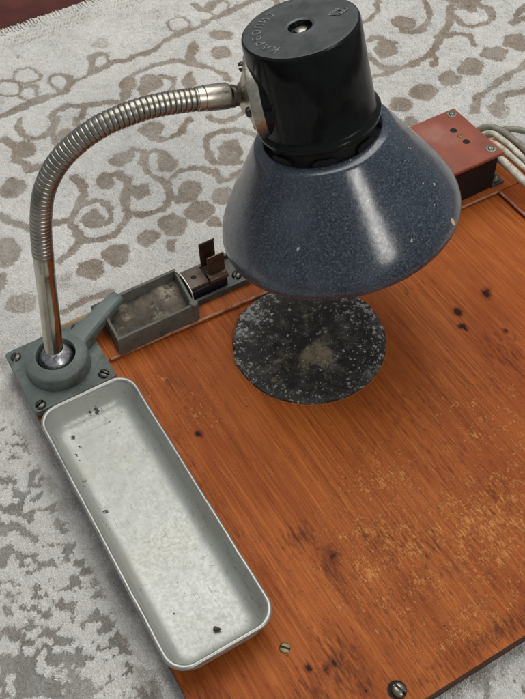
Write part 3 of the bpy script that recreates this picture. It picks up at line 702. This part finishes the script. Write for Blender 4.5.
rings.append([bm.verts.new((v.co.x * 1.004, v.co.y * 1.004, 0.1)) for v in rings[-1]])
for k in range(NA): bm.faces.new((rings[0][0], rings[1][k], rings[1][(k + 1) % NA]))
for A, B in zip(rings[1:], rings[2:]):
    for k in range(NA): bm.faces.new((A[k], B[k], B[(k + 1) % NA], A[(k + 1) % NA]))
o = obj('disc', bm, M['pad'], pad, origin=(0, 0, 0), angle=60)
co = np.array([v.co[:] for v in o.data.vertices]) * 1000
x, y = co[:, 0], co[:, 1]; r = np.hypot(x, y)
ash = 0.15 * sstep(vnoise(x, y, 10, 92), 0.35, 0.7) + 0.1 + 0.55 * sstep(r, 38, 49) + 0.9 * np.exp(-((x + 20) / 14) ** 2 - ((y - 38) / 14) ** 2) + 0.5 * np.exp(-((x - 38) / 14) ** 2 - ((y - 5) / 20) ** 2)
tanm = 0.55 * sstep(vnoise(x, y, 12, 91), 0.4, 0.7) + 0.95 * np.exp(-((x + 18) / 20) ** 2 - ((y + 16) / 14) ** 2) + 0.8 * np.exp(-((x - 2) / 14) ** 2 - ((y + 12) / 14) ** 2) + 0.5 * np.exp(-((x - 14) / 10) ** 2 - ((y - 22) / 10) ** 2)
set_attr(o, 'ash', ash); set_attr(o, 'tan', tanm)
# flakes of ash and crust standing proud of the burnt face
frng = np.random.default_rng(21); bm = bmesh.new()
for k in range(480):
    u_ = frng.random()
    if u_ < 0.30: rr_ = frng.uniform(42, 48.6); th_ = frng.uniform(0, 6.283)
    elif u_ < 0.50: rr_ = frng.uniform(30, 47); th_ = frng.normal(2.0, 0.35)
    elif u_ < 0.62: rr_ = frng.uniform(30, 46); th_ = frng.normal(-0.9, 0.4)
    else: rr_ = 47 * math.sqrt(frng.random()); th_ = frng.uniform(0, 6.283)
    fx_, fy_ = rr_ * math.cos(th_), rr_ * math.sin(th_)
    sz = min(1.9, 0.24 + frng.exponential(0.32)); st_ = frng.uniform(0.4, 1.0); ro = frng.uniform(0, 3.14)
    zz = 2.6 + 1.0 * mnoise.noise(Vector((fx_ * 0.06, fy_ * 0.06, 2))) + 0.7 * mnoise.noise(Vector((fx_ * 0.2, fy_ * 0.2, 5))) + 0.35 * mnoise.noise(Vector((fx_ * 0.55, fy_ * 0.55, 8)))
    if rr_ / 49.5 > 0.93: zz -= (rr_ / 49.5 - 0.93) / 0.07 * 1.3
    pts_ = []
    for q in range(7):
        a_ = q * 6.283 / 7; l_ = sz * frng.uniform(0.55, 1.2); ex_, ey_ = l_ * math.cos(a_), l_ * st_ * math.sin(a_)
        pts_.append((fx_ + ex_ * math.cos(ro) - ey_ * math.sin(ro), fy_ + ex_ * math.sin(ro) + ey_ * math.cos(ro)))
    loft(bm, [[(x_, y_, zz - 0.5) for x_, y_ in pts_], [(fx_ + (x_ - fx_) * 0.8, fy_ + (y_ - fy_) * 0.8, zz + frng.uniform(0.12, 0.35)) for x_, y_ in pts_]], False, True)
fo = obj('ash_flakes', bm, M['ash'], pad, origin=(0, 0, 0), smooth=False); fo['kind'] = 'stuff'
bm = LA((0, 0, 0), (0, 0, 1), [(0.15, 49.6), (0.45, 49.9), (0.45, 50.5), (0.2, 50.9)], 96); obj('seating_ring', bm, M['wood_rim'], pad, origin=(0, 0, 0))

# ------------------------------------------------------------------ aluminium tray
tray = empty('metal_tray', (-146, -66, 0), 'long shallow aluminium tray with rounded corners on the left of the board', 'tray')
cx, cy, hx, hy, zt = -145.6, -66.3, 30.6, 91.5, 21.0
def dense(hx_, hy_, r):
    out = []
    for sx, sy, a0, (ex_, ey_), m in ((1, 1, 0, (-1, 1), 40), (-1, 1, 90, (-1, -1), 150), (-1, -1, 180, (1, -1), 40), (1, -1, 270, (1, 1), 150)):
        for k in range(12):
            a = math.radians(a0 + 90 * k / 12); out.append((cx + sx * (hx_ - r) + r * math.cos(a), cy + sy * (hy_ - r) + r * math.sin(a)))
        A = out[-1]; a = math.radians(a0 + 90); A = (cx + sx * (hx_ - r) + r * math.cos(a), cy + sy * (hy_ - r) + r * math.sin(a))
        B = (cx + ex_ * (hx_ - r) + r * math.cos(a), cy + ey_ * (hy_ - r) + r * math.sin(a))
        for k in range(m): s = k / m; out.append((A[0] * (1 - s) + B[0] * s, A[1] * (1 - s) + B[1] * s))
    return out
def ring(inset, z, r): return [(px, py, z) for px, py in dense(hx - inset, hy - inset, max(0.2, r))]
def wob(L, k): return [(x + 0.25 * mnoise.noise(Vector((x, y, 3)) * 0.05), y, z + k * (mnoise.noise(Vector((x, y, 7)) * 0.045) + 0.4 * mnoise.noise(Vector((x, y, 1)) * 0.16))) for x, y, z in L]
outer = [(9.5, 1.2, 9), (6.8, 1.4, 10), (4.6, 3.2, 11), (3.6, 6.5, 11), (2.2, 14, 11.5), (1.5, 18.0, 12)]
rim = [(1.5, 18.0, 12), (0.5, 18.3, 12), (-0.1, 19.2, 12.2), (0.0, 20.4, 12.2), (0.7, 21.1, 12), (1.6, 21.1, 11.6), (2.3, 20.4, 11.2), (2.6, 19.3, 11)]
inner = [(2.6, 19.3, 11), (2.9, 17.5, 11), (3.5, 14, 10.6), (4.0, 11.6, 10.5), (4.5, 9.4, 10.2), (5.1, 7.6, 10), (5.9, 6.2, 9.6), (7.0, 5.0, 9), (8.3, 4.1, 8.4), (9.8, 3.5, 7.6), (11.6, 3.1, 6.6), (13.4, 2.95, 5.8), (15.4, 2.9, 5)]
inner += [(15.4 + 0.75 * k, 2.9, max(0.3, 5 - 0.3 * k)) for k in range(1, 20)]
bm = bmesh.new(); loft(bm, [wob(ring(*q), 0.15) for q in outer]); obj('outer_wall', bm, M['alu'], tray, origin=(cx, cy, 0), angle=70)
bm = bmesh.new(); loft(bm, [wob(ring(*q), 0.3) for q in rim]); o = obj('rolled_rim', bm, M['alu_rim'], tray, origin=(cx, cy, 0), angle=70)
bm = bmesh.new(); loft(bm, [wob(ring(*q), 0.3) for q in inner], False, True); o = obj('basin', bm, M['alu'], tray, origin=(cx, cy, 0), angle=80)
co = np.array([v.co[:] for v in o.data.vertices]) * 1000; X, Y = co[:, 0] + cx, co[:, 1] + cy
chip = np.zeros_like(X)
crng = np.random.default_rng(12)
for k in range(46): CHIPS.append((crng.uniform(-168, -123), crng.uniform(-150, 18), crng.uniform(0.5, 1.1), crng.uniform(0.35, 0.75)))
for px, py, r, a in CHIPS: chip = np.maximum(chip, a * np.exp(-((X - px) ** 2 + (Y - py) ** 2) / (r * r * 1.3)))
set_attr(o, 'chip', chip)
bm = LA((-145.5, -139.0, 4.4), (0.75, -0.6, 0.05), [(0, 0), (0.2, 0.9), (1.0, 1.4), (2.0, 1.2), (3.8, 0.6), (4.6, 0)], 14)
o = obj('dried_bead', bm, M['grime'], None); tag(o, 'small brown crumb lying at the near end of the aluminium tray', 'crumb')

# ------------------------------------------------------------------ the lamp
lamp = empty('desk_lamp', (-148, 63, 3), 'gooseneck desk lamp with speckled blue enamel shade and black cap', 'lamp')
ZP = 8.0
bm = prism(rrect(-147.2, 62.0, 27.6, 27.2, 3.0, 4), 3.05, ZP)
plate = obj('base_plate', bm, M['grey_paint'], lamp, bevel=0.8)
for (sx, sy), sl in zip(((-169.2, 82.2), (-169.6, 39.0), (-126.6, 40.2), (-126.6, 84.0)), (0.9, 0.3, 2.2, 1.2)):
    slotted_screw('screw', (sx, sy, ZP), (0, 0, 1), 3.3, 1.8, M['screw'], plate, sl)
BC = (-148.0, 61.4)
bm = LA((BC[0], BC[1], ZP - 0.2), (0, 0, 1), [(0, 20.4), (9.0, 20.0), (10.2, 19.5), (10.8, 18.6), (12.6, 13.6), (12.7, 12.9), (12.2, 12.5), (2.0, 12.5)], 72)
collar = obj('socket_collar', bm, M['grey_paint'], lamp)
bm = LA((BC[0], BC[1], ZP + 0.4), (0, 0, 1), [(0, 12.4), (0.1, 0)], 40); obj('socket_floor', bm, M['hole'], lamp)
# clamp lever, leaving the collar towards the trough and rising
d = Vector((47, 21, 0)).normalized(); s = Vector((-d.y, d.x, 0)); q0 = Vector((BC[0], BC[1], 0))
loops = []
for l, w, zb, ztop in ((15, 9.5, 8.4, 18), (20, 7.6, 9.0, 18.6), (34, 6.2, 12.0, 19.8), (50, 5.4, 15.4, 21.4), (57, 5.2, 16.2, 21.6), (59.5, 4.6, 17.0, 20.8)):
    c = q0 + d * l; b = min(1.6, w * 0.3)
    loops.append([c + s * (-w) + Vector((0, 0, zb)), c + s * (-w) + Vector((0, 0, ztop - b)), c + s * (-w + b) + Vector((0, 0, ztop)), c + s * (w - b) + Vector((0, 0, ztop)), c + s * w + Vector((0, 0, ztop - b)), c + s * w + Vector((0, 0, zb))])
bm = bmesh.new(); loft(bm, loops, True, True); obj('clamp_lever', bm, M['grey_paint'], lamp, bevel=0.5)
# ball, tube, gooseneck
bt = [(9.5 * 0 + 11.6 * math.sin(a), a) for a in ()]
bm = LA((BC[0], BC[1], 13.5), (0, 0, -1), [(-11.4 * math.cos(math.radians(a)), 11.4 * math.sin(math.radians(a))) for a in range(0, 181, 12)], 40)
obj('ball', bm, M['ball'], lamp)
T0 = Vector((-148.4, 63.2, 17.0)); T1 = Vector((-136.4, 62.0, 106.0)); td = (T1 - T0).normalized(); tl = (T1 - T0).length
bm = LA(T0, td, [(0, 6.3), (5, 6.2), (5.6, 5.85), (tl - 16, 5.75), (tl - 15.5, 5.95), (tl - 2, 5.95), (tl, 5.4)], 40)
obj('tube', bm, M['chrome'], lamp)
path = catmull([T1 - td * 4, T1 + td * 4, (-132.6, 61.3, 128), (-126.0, 60.0, 148.6), (-113.6, 57.8, 165.5), (-94.4, 54.3, 177.6), (-74.1, 50.7, 182.2), (-60.1, 48.2, 182.5), (-47.5, 45.8, 181.2), (-40.0, 44.5, 180.1)], 14)
pitch, sub = 2.75, 10
path, L = resample(path, pitch / sub)
lobe = [0.0, 0.8, 0.95, 1.0, 1.0, 1.0, 1.0, 1.0, 0.95, 0.8]
bm = bmesh.new(); sweep(bm, path, lambda i: 5.45 + 0.6 * lobe[i % sub], 36)
obj('gooseneck', bm, M['neck'], lamp, angle=60)
E0 = Vector((-41.0, 44.7, 180.3)); E1 = Vector((-24.2, 41.7, 177.6)); ed_ = (E1 - E0).normalized(); el = (E1 - E0).length
bm = LA(E0, ed_, [(-0.5, 5.6), (0.0, 6.4), (3.0, 6.5), (3.2, 6.0), (3.7, 6.0), (4.0, 6.7), (el - 1.2, 6.9), (el, 6.3), (el, 5.2)], 40, cap1=True)
obj('neck_sleeve', bm, M['satin'], lamp)

AX = Vector((0.1145, -0.1724, -0.978)).normalized(); P = Vector((14.0, 33.0, 210.0))
fd = Vector((-0.875, 0.48, 0)); fd = (fd - AX * fd.dot(AX)).normalized()
FC = P + AX * 33.5
bm = LA(E1 - ed_ * 0.5, (FC + fd * 36.5 - E1), [(0, 4.6), (2.2, 4.9), (2.4, 6.0), (4.2, 6.0), (5.0, 4.8), ((FC + fd * 34 - E1).length, 4.8)], 24); obj('joint', bm, M['neck'], lamp)
bm = LA(FC + fd * 26.0, fd, [(0, 22.5), (4.6, 22.8), (5.6, 22.4), (6.4, 21.0), (7.2, 18.0), (9.0, 12.5), (11.0, 9.0), (12.6, 7.6), (13.2, 5.0), (13.2, 0)], 56)
flange = obj('flange', bm, M['satin'], lamp)
bm = LA(FC + fd * 12.0, fd, [(0, 23.6), (13.4, 22.9), (14.1, 22.4)], 48, cap1=True); obj('flange_boss', bm, M['bakelite'], lamp)
fu = AX.copy(); fv = fd.cross(fu)
for ang in (50, 140, 230, 320):
    pp = FC + fd * 33.0 + (fu * math.cos(math.radians(ang - 45)) + fv * math.sin(math.radians(ang - 45))) * 17.2
    slotted_screw('screw', pp, fd, 2.6, 2.6, M['screw'], flange, ang)

cap_prof = [(3.6, 0), (3.6, 3.6), (3.2, 5.4), (0.5, 6.3), (0.0, 7.6), (0.25, 8.8), (0.3, 26.6), (0.0, 28.0), (0.25, 29.4), (1.0, 30.3), (2.4, 30.7), (30, 31.0), (49.2, 31.3), (50.8, 31.8), (51.8, 33.2), (52.8, 33.9), (54.4, 34.0), (55.6, 33.5), (56.0, 32.4), (55.2, 30.6)]
bm = LA(P, AX, cap_prof, 96)
capo = obj('cap', bm, M['bakelite'], lamp, origin=P, angle=28)
capo.data.materials.append(M['bakelite_top'])
for f in capo.data.polygons:
    c = f.center * 1000
    if c.dot(AX) < 0.9 and (c - AX * c.dot(AX)).length < 29: f.material_index = 1
bm = LA(P + AX * 2.9, -AX, [(0, 3.4), (0.9, 3.2), (1.5, 1.6), (1.6, 0)], 20); obj('centre_screw', bm, M['bright_screw'], capo)
# raised lettering round the top and the lozenge mark
rightv = cam.matrix_world.to_3x3().col[0]
ex = (Vector((1, 0, 0)) - AX * AX.x).normalized(); ey = (-AX).cross(ex)
def cap_point(r, deg, h): return P + (ex * math.cos(math.radians(deg)) + ey * math.sin(math.radians(deg))) * r - AX * h
word = 'КАРБОЛИТ'
for i, ch in enumerate(word):
    deg = LET0 + (LET1 - LET0) * i / (len(word) - 1)
    cu = bpy.data.curves.new('letter', 'FONT'); cu.body = ch; cu.size = 6.4 * MM; cu.extrude = 0.22 * MM; cu.align_x = 'CENTER'; cu.align_y = 'CENTER'; cu.resolution_u = 3
    tmp = bpy.data.objects.new('tmp', cu); col.objects.link(tmp)
    dg = bpy.context.evaluated_depsgraph_get(); me = bpy.data.meshes.new_from_object(tmp.evaluated_get(dg)); bpy.data.objects.remove(tmp)
    me.materials.clear(); me.materials.append(M['letter'])
    c = cap_point(22.0, deg, -0.2); up = (cap_point(23, deg, 0) - cap_point(22, deg, 0)).normalized(); rt = up.cross(-AX)
    mw = Matrix((rt, up, -AX)).transposed().to_4x4(); me.transform(mw)
    o = bpy.data.objects.new('letter', me); col.objects.link(o); o.parent = capo; o.location = c * MM - wloc(capo)
c = cap_point(20.5, LOZ, -0.15); up = (cap_point(23, LOZ, 0) - cap_point(22, LOZ, 0)).normalized(); rt = up.cross(-AX)
bm = bmesh.new()
for sc in (1.0, 0.62):
    pts = [(5.4 * sc, 0), (0, 3.3 * sc), (-5.4 * sc, 0), (0, -3.3 * sc)]
    for (ax_, ay_), (bx_, by_) in zip(pts, pts[1:] + pts[:1]):
        A = c + up * ax_ + rt * ay_; B = c + up * bx_ + rt * by_; dd = (B - A).normalized(); nn = dd.cross(-AX) * 0.28
        loft(bm, [[A - nn, A + nn, A + nn - AX * 0.4, A - nn - AX * 0.4], [B - nn, B + nn, B + nn - AX * 0.4, B - nn - AX * 0.4]], True, True)
obj('lozenge_mark', bm, M['letter'], capo, smooth=False)

# shade: enamelled bell with a slotted collar under the cap
SH = [(63.6, 32.4), (63.0, 33.2), (63.2, 34.4), (63.8, 36.2), (64.4, 37.6), (65.4, 38.8), (68, 40.6), (72.5, 43.4), (80, 48.1), (88, 53.2), (95.6, 58.2), (102.4, 62.5), (108, 65.8), (112.6, 68.2), (115.8, 69.5), (118.4, 70.3), (120.6, 70.7), (122.6, 70.7), (124.2, 70.3), (124.8, 69.4), (124.2, 68.6)]
sm = [tuple(p)[:2] for p in catmull([(a, b, 0) for a, b in SH], 3)]
bm = LA(P, AX, sm, 128); shade = obj('shade', bm, M['enamel'], lamp, origin=P, angle=70)
inn = [(a - 0.3, b - 1.4) for a, b in SH[4:-4]] + [(124.0, 68.8)]
bm = LA(P, AX, inn, 96); obj('shade_lining', bm, M['enamel_white'], shade, origin=P)
# dark vent collar with teeth between cap and shade
bm = LA(P, AX, [(55.0, 30.0), (64.0, 30.0), (64.4, 33.6)], 64); obj('vent_collar', bm, M['hole'], shade, origin=P)
a_, u_, v_ = frame_of(AX)
for k in range(8):
    bm = bmesh.new(); loops = []
    for q in range(6):
        th = 2 * math.pi * (k + 0.12 + 0.52 * q / 5) / 8
        e = u_ * math.cos(th) + v_ * math.sin(th); tp = 59.4 if 0 < q < 5 else 61.0
        loops.append([P + AX * 64.6 + e * 31.4, P + AX * 64.6 + e * 33.2, P + AX * tp + e * 32.8, P + AX * tp + e * 31.4])
    loft(bm, loops, True, True); obj('collar_tooth', bm, M['black'], shade)
# bare chip near the rim
th = None; best = 1e9
ctr = P + AX * 116.5
for k in range(720):
    e = u_ * math.cos(k * math.pi / 360) + v_ * math.sin(k * math.pi / 360)
    pt = ctr + e * 70.0; dd = (pt - Vector(CHIP_AT)).length
    if dd < best: best, th, cp, ce = dd, k, pt, e
nrm = (ce * 0.88 - AX * 0.5).normalized()
bm = bmesh.new(); a2, u2, v2 = frame_of(nrm); random.seed(5)
lo = [cp + (u2 * math.cos(k * math.pi / 7) * 1.5 + v2 * math.sin(k * math.pi / 7) * 2.1) * random.uniform(0.75, 1.15) for k in range(14)]
loft(bm, [[p - nrm * 0.8 for p in lo], [p + nrm * 0.12 for p in lo]], False, True); obj('enamel_chip', bm, M['chip'], shade)

# ------------------------------------------------------------------ cast trough behind the disc
tr = empty('metal_trough', (-82, 70, 3), 'open grey cast metal trough with grimy brown floor beside the clamp lever', 'trough')
bm = bmesh.new(); z1 = 17.5
fl, fr, br, bl = (-109.6, 52.6), (-53.8, 53.0), (-50.6, 88.8), (-108.0, 88.4)
def quad(ins, z, low=0.0):
    return [(fl[0] + ins, fl[1] + ins, z), (fr[0] - ins, fr[1] + ins, z), (br[0] - ins, br[1] - ins, z), (bl[0] + ins, bl[1] - ins, z)]
loft(bm, [quad(-1.0, 3.05), quad(0, z1), quad(2.0, z1), quad(2.6, 5.4)], False, False)
obj('trough_body', bm, M['grey_cast'], tr, bevel=0.5)
xs = np.linspace(-108.5, -51, 60); ys = np.linspace(53.5, 88, 40); X, Y = np.meshgrid(xs, ys)
Z = 7.0 + 3.0 * (vnoise(X, Y, 14, 61) - 0.5) + 1.4 * (vnoise(X, Y, 5, 62) - 0.5) + 2.2 * sstep(Y, 76, 88) + 1.5 * sstep(X, -66, -54)
o = grid_obj('grimy_floor', xs, ys, Z, M['grime'], tr, origin=(-80, 70, 3))
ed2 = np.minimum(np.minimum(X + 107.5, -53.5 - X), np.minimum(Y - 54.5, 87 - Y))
set_attr(o, 'edge_dark', (0.9 * sstep(-ed2 + 5 * (vnoise(X, Y, 6, 63) - 0.5), -6, -1)).ravel())  # floor darkens towards the trough walls
set_attr(o, 'scale', (0.8 * np.exp(-((X + 62) / 7) ** 2 - ((Y - 80) / 6) ** 2) + 0.5 * sstep(vnoise(X, Y, 5, 64), 0.6, 0.8)).clip(0, 1).ravel())
bm = LA((-54.4, 54.6, 3.1), (0, 0, 1), [(0, 3.0), (14.6, 2.9), (15.4, 2.2), (15.5, 0)], 20); obj('lug', bm, M['grey_cast'], tr)
bm = prism([(-112.0, 83.0), (-108.6, 83.0), (-108.6, 89.6), (-96, 89.8), (-96, 92.2), (-112, 92.2)], 3.1, 13.0); obj('corner_lug', bm, M['channel'], tr, bevel=0.6)
bm = bmesh.new(); sweep(bm, catmull([(-52.0, 86, 17.9), (-50.3, 80, 17.6), (-50.0, 72, 16.6), (-50.8, 64, 16.2), (-53.2, 57, 17.4)], 6), 0.6, 10); obj('rim_glint', bm, M['satin'], tr)  # thin pale rod stands in for the highlight along the right wall

# ------------------------------------------------------------------ channel and spring clip
ch = empty('mounting_channel', (15, 76, 3), 'dark grey metal channel along the back rim, running from trough to under the shade', 'channel')
bm = BX(-50.5, 84, 64.5, 89, 3.05, 5.4); obj('channel_bed', bm, M['channel'], ch, bevel=0.4)
bm = BX(-50.5, 84, 62.2, 64.4, 3.05, 8.2); obj('front_lip', bm, M['channel'], ch, bevel=0.5)
bm = BX(-50.5, 84, 89.1, 91.2, 3.05, 8.2); obj('rear_lip', bm, M['channel'], ch, bevel=0.5)
slotted_screw('screw', (-13.6, 71.2, 5.4), (0, 0, 1), 3.4, 2.0, M['screw'], ch, 0.7)
cl = empty('spring_clip', (-38, 74, 5.4), 'brown terminal block with upright rusty spring clip beside the trough', 'clip')
bm = prism(rrect(-36.6, 74.6, 14.6, 8.6, 3.5, 4), 5.45, 13.6); obj('block_base', bm, M['black'], cl, bevel=0.7)
bm = prism([(-50.0, 67.4), (-36.0, 67.6), (-36.0, 82.4), (-49.8, 82.6)], 13.65, 16.4); tp = obj('terminal_top', bm, M['brown_bakelite'], cl, bevel=0.6)
bm = LA((-43.4, 75.8, 16.38), (0, 0, 1), [(0, 1.9), (0.1, 1.7), (0.06, 0)], 20); obj('hole', bm, M['hole'], tp)
# the clip is one bent strip: foot, rounded shoulder, then two upright jaws
def strip(pts, x0_, x1_, th_):
    bm = bmesh.new(); P2 = [Vector((0, y, z)) for y, z in pts]; lo = []
    for i, p in enumerate(P2):
        tg = (P2[min(i + 1, len(P2) - 1)] - P2[max(i - 1, 0)]).normalized(); nn = Vector((0, -tg.z, tg.y)) * th_ / 2
        lo.append([(x0_, *(p - nn)[1:]), (x1_, *(p - nn)[1:]), (x1_, *(p + nn)[1:]), (x0_, *(p + nn)[1:])])
    loft(bm, lo, True, True); return bm
obj('foot', strip([(66.4, 13.9), (66.8, 16.2), (68.2, 17.6), (70.2, 17.8), (79, 17.8)], -35.6, -22.0, 1.2), M['spring'], cl, bevel=0.2)
obj('front_jaw', strip([(70.6, 18.6), (71.4, 22.0), (71.6, 27), (71.0, 33.5)], -34.4, -22.0, 1.0), M['spring'], cl, bevel=0.25)
jw = strip([(79.0, 18.6), (79.6, 24), (79.6, 32), (79.8, 37), (79.4, 39.5), (78.4, 40.6)], -35.6, -24.4, 1.0)
jaw = obj('rear_jaw', jw, M['spring'], cl, bevel=0.25)
obj('jaw_bridge', strip([(71.2, 18.9), (79.6, 18.9)], -34.8, -23.2, 0.9), M['spring'], cl)

# ------------------------------------------------------------------ terracotta topped junction box
jb = empty('junction_box', (138, 76, 3), 'black junction box with terracotta red top plate and two socket holes', 'junction box')
x0, x1, y0, y1, zt = 88.0, 190.5, 48.0, 105.0, 37.5
obj('body', BX(x0 + 1.5, x1 - 1.8, y0 + 2.2, y1 - 1.2, 3.05, zt - 3.2), M['black'], jb, bevel=0.8)
xs = np.linspace(x0, x1, 50); ys = np.linspace(y0, y1, 30)
bm = prism([(x0, y0), (x1, y0 - 1.0), (x1, y1), (x0, y1)], zt - 3.0, zt)
bmesh.ops.subdivide_edges(bm, edges=[e for e in bm.edges if abs(e.verts[0].co.z - e.verts[1].co.z) < 0.1], cuts=24, use_grid_fill=True)
top = obj('top_plate', bm, M['terracotta'], jb, bevel=0)
bv = top.modifiers.new('bevel', 'BEVEL'); bv.width = 0.0007; bv.segments = 2; bv.limit_method = 'ANGLE'
co = np.array([v.co[:] for v in top.data.vertices]) * 1000; ox, oy = top.location.x * 1000 + 138, top.location.y * 1000 + 76
sx, sy = co[:, 0] + ox, co[:, 1] + oy
set_attr(top, 'smudge', (1.0 * np.exp(-((sx - 161) / 8) ** 2 - ((sy - 88) / 9) ** 2) + 0.3 * np.exp(-((sx - 168) / 5) ** 2 - ((sy - 76) / 5) ** 2)) * (0.5 + vnoise(sx, sy, 3, 9)))
for hx_, hy_ in ((184.6, 100.0), (184.6, 54.6)):
    bm = LA((hx_, hy_, zt), (0, 0, 1), [(0, 3.7), (0.35, 3.5), (0.4, 2.0)], 24); obj('washer', bm, M['bright_screw'], jb)
    slotted_screw('screw', (hx_, hy_, zt + 0.3), (0, 0, 1), 2.2, 1.5, M['bright_screw'], jb, 0.8)
for hx_, hy_ in ((174.6, 84.6), (174.8, 70.0)):
    bm = LA((hx_, hy_, zt + 0.02), (0, 0, 1), [(0, 2.6), (0.12, 2.4), (0.08, 0)], 24); obj('socket_hole', bm, M['hole'], jb)
bm = LA((174.7, 77.2, zt), (0, 0, 1), [(0, 1.9), (0.5, 1.6), (0.7, 0)], 18); obj('centre_rivet', bm, M['brass'], jb)
bm = BX(187.5, 199.0, 49.5, 60, 3.05, 4.6); foot = obj('foot_tab', bm, M['channel'], jb, bevel=0.4)
slotted_screw('screw', (194.4, 54.4, 4.6), (0, 0, 1), 3.6, 3.4, M['bright_screw'], foot, 0.5)

# ------------------------------------------------------------------ coiled flex behind the box
def coil(name, mat, pts, r, label):
    bm = bmesh.new(); p, L = resample(catmull(pts, 10), 2.5); sweep(bm, p, r, 12)
    o = obj(name, bm, mat, None, angle=80); tag(o, label, 'cable', 'cable loops beside the junction box')
coil('power_cable', M['cable'], [(188, 80, 9), (192, 70, 19), (194, 58, 24), (194, 42, 25), (195.5, 32, 22.5), (198, 24, 19), (203, 5, 10), (214, -18, 6.5), (232, -28, 6), (247, -10, -4), (245, 25, -9)], 3.0, 'nearest thick cream cable arching from the red topped box')
coil('power_cable', M['cable'], [(194, 88, 9), (196, 80, 20), (199.5, 69, 26), (200.5, 58, 27), (202.5, 47, 25), (206, 34, 20), (213, 14, 10), (226, -4, 6), (243, 0, -2), (254, 30, -9)], 2.1, 'thin cream cable second from the red topped box')
coil('power_cable', M['cable'], [(200, 93, 8), (203, 86, 19), (206, 78, 25.5), (206.5, 70, 27), (208.5, 58, 25.5), (213, 42, 19), (222, 23, 9), (238, 14, 1), (254, 26, -8), (262, 50, -10)], 2.3, 'third cream cable from the red topped box, in the middle of the bundle')
coil('power_cable', M['cable_grey'], [(203, 97, 8), (206, 92, 19), (211, 84, 25), (216, 73, 24), (222, 57, 17.5), (232, 40, 6), (246, 34, -5), (264, 42, -10), (272, 66, -10.5)], 2.6, 'outer greyish cable looping over the top of the bundle')
coil('power_cable', M['cable'], [(209, 96, 2), (212, 90, 12), (216, 82, 17), (221, 71, 15), (228, 58, 9), (240, 46, -3), (258, 48, -9.5), (276, 62, -10.5)], 2.2, 'lowest thin cream cable tucked under the greyish outer loop')
coil('power_cable', M['cable_grey'], [(238, 112, -11), (242, 106, -7), (248, 97, -2), (255, 88, -2), (266, 77, -7), (282, 66, -10), (300, 66, -11)], 2.6, 'separate greyish cable end lying on the carpet beyond the bundle')
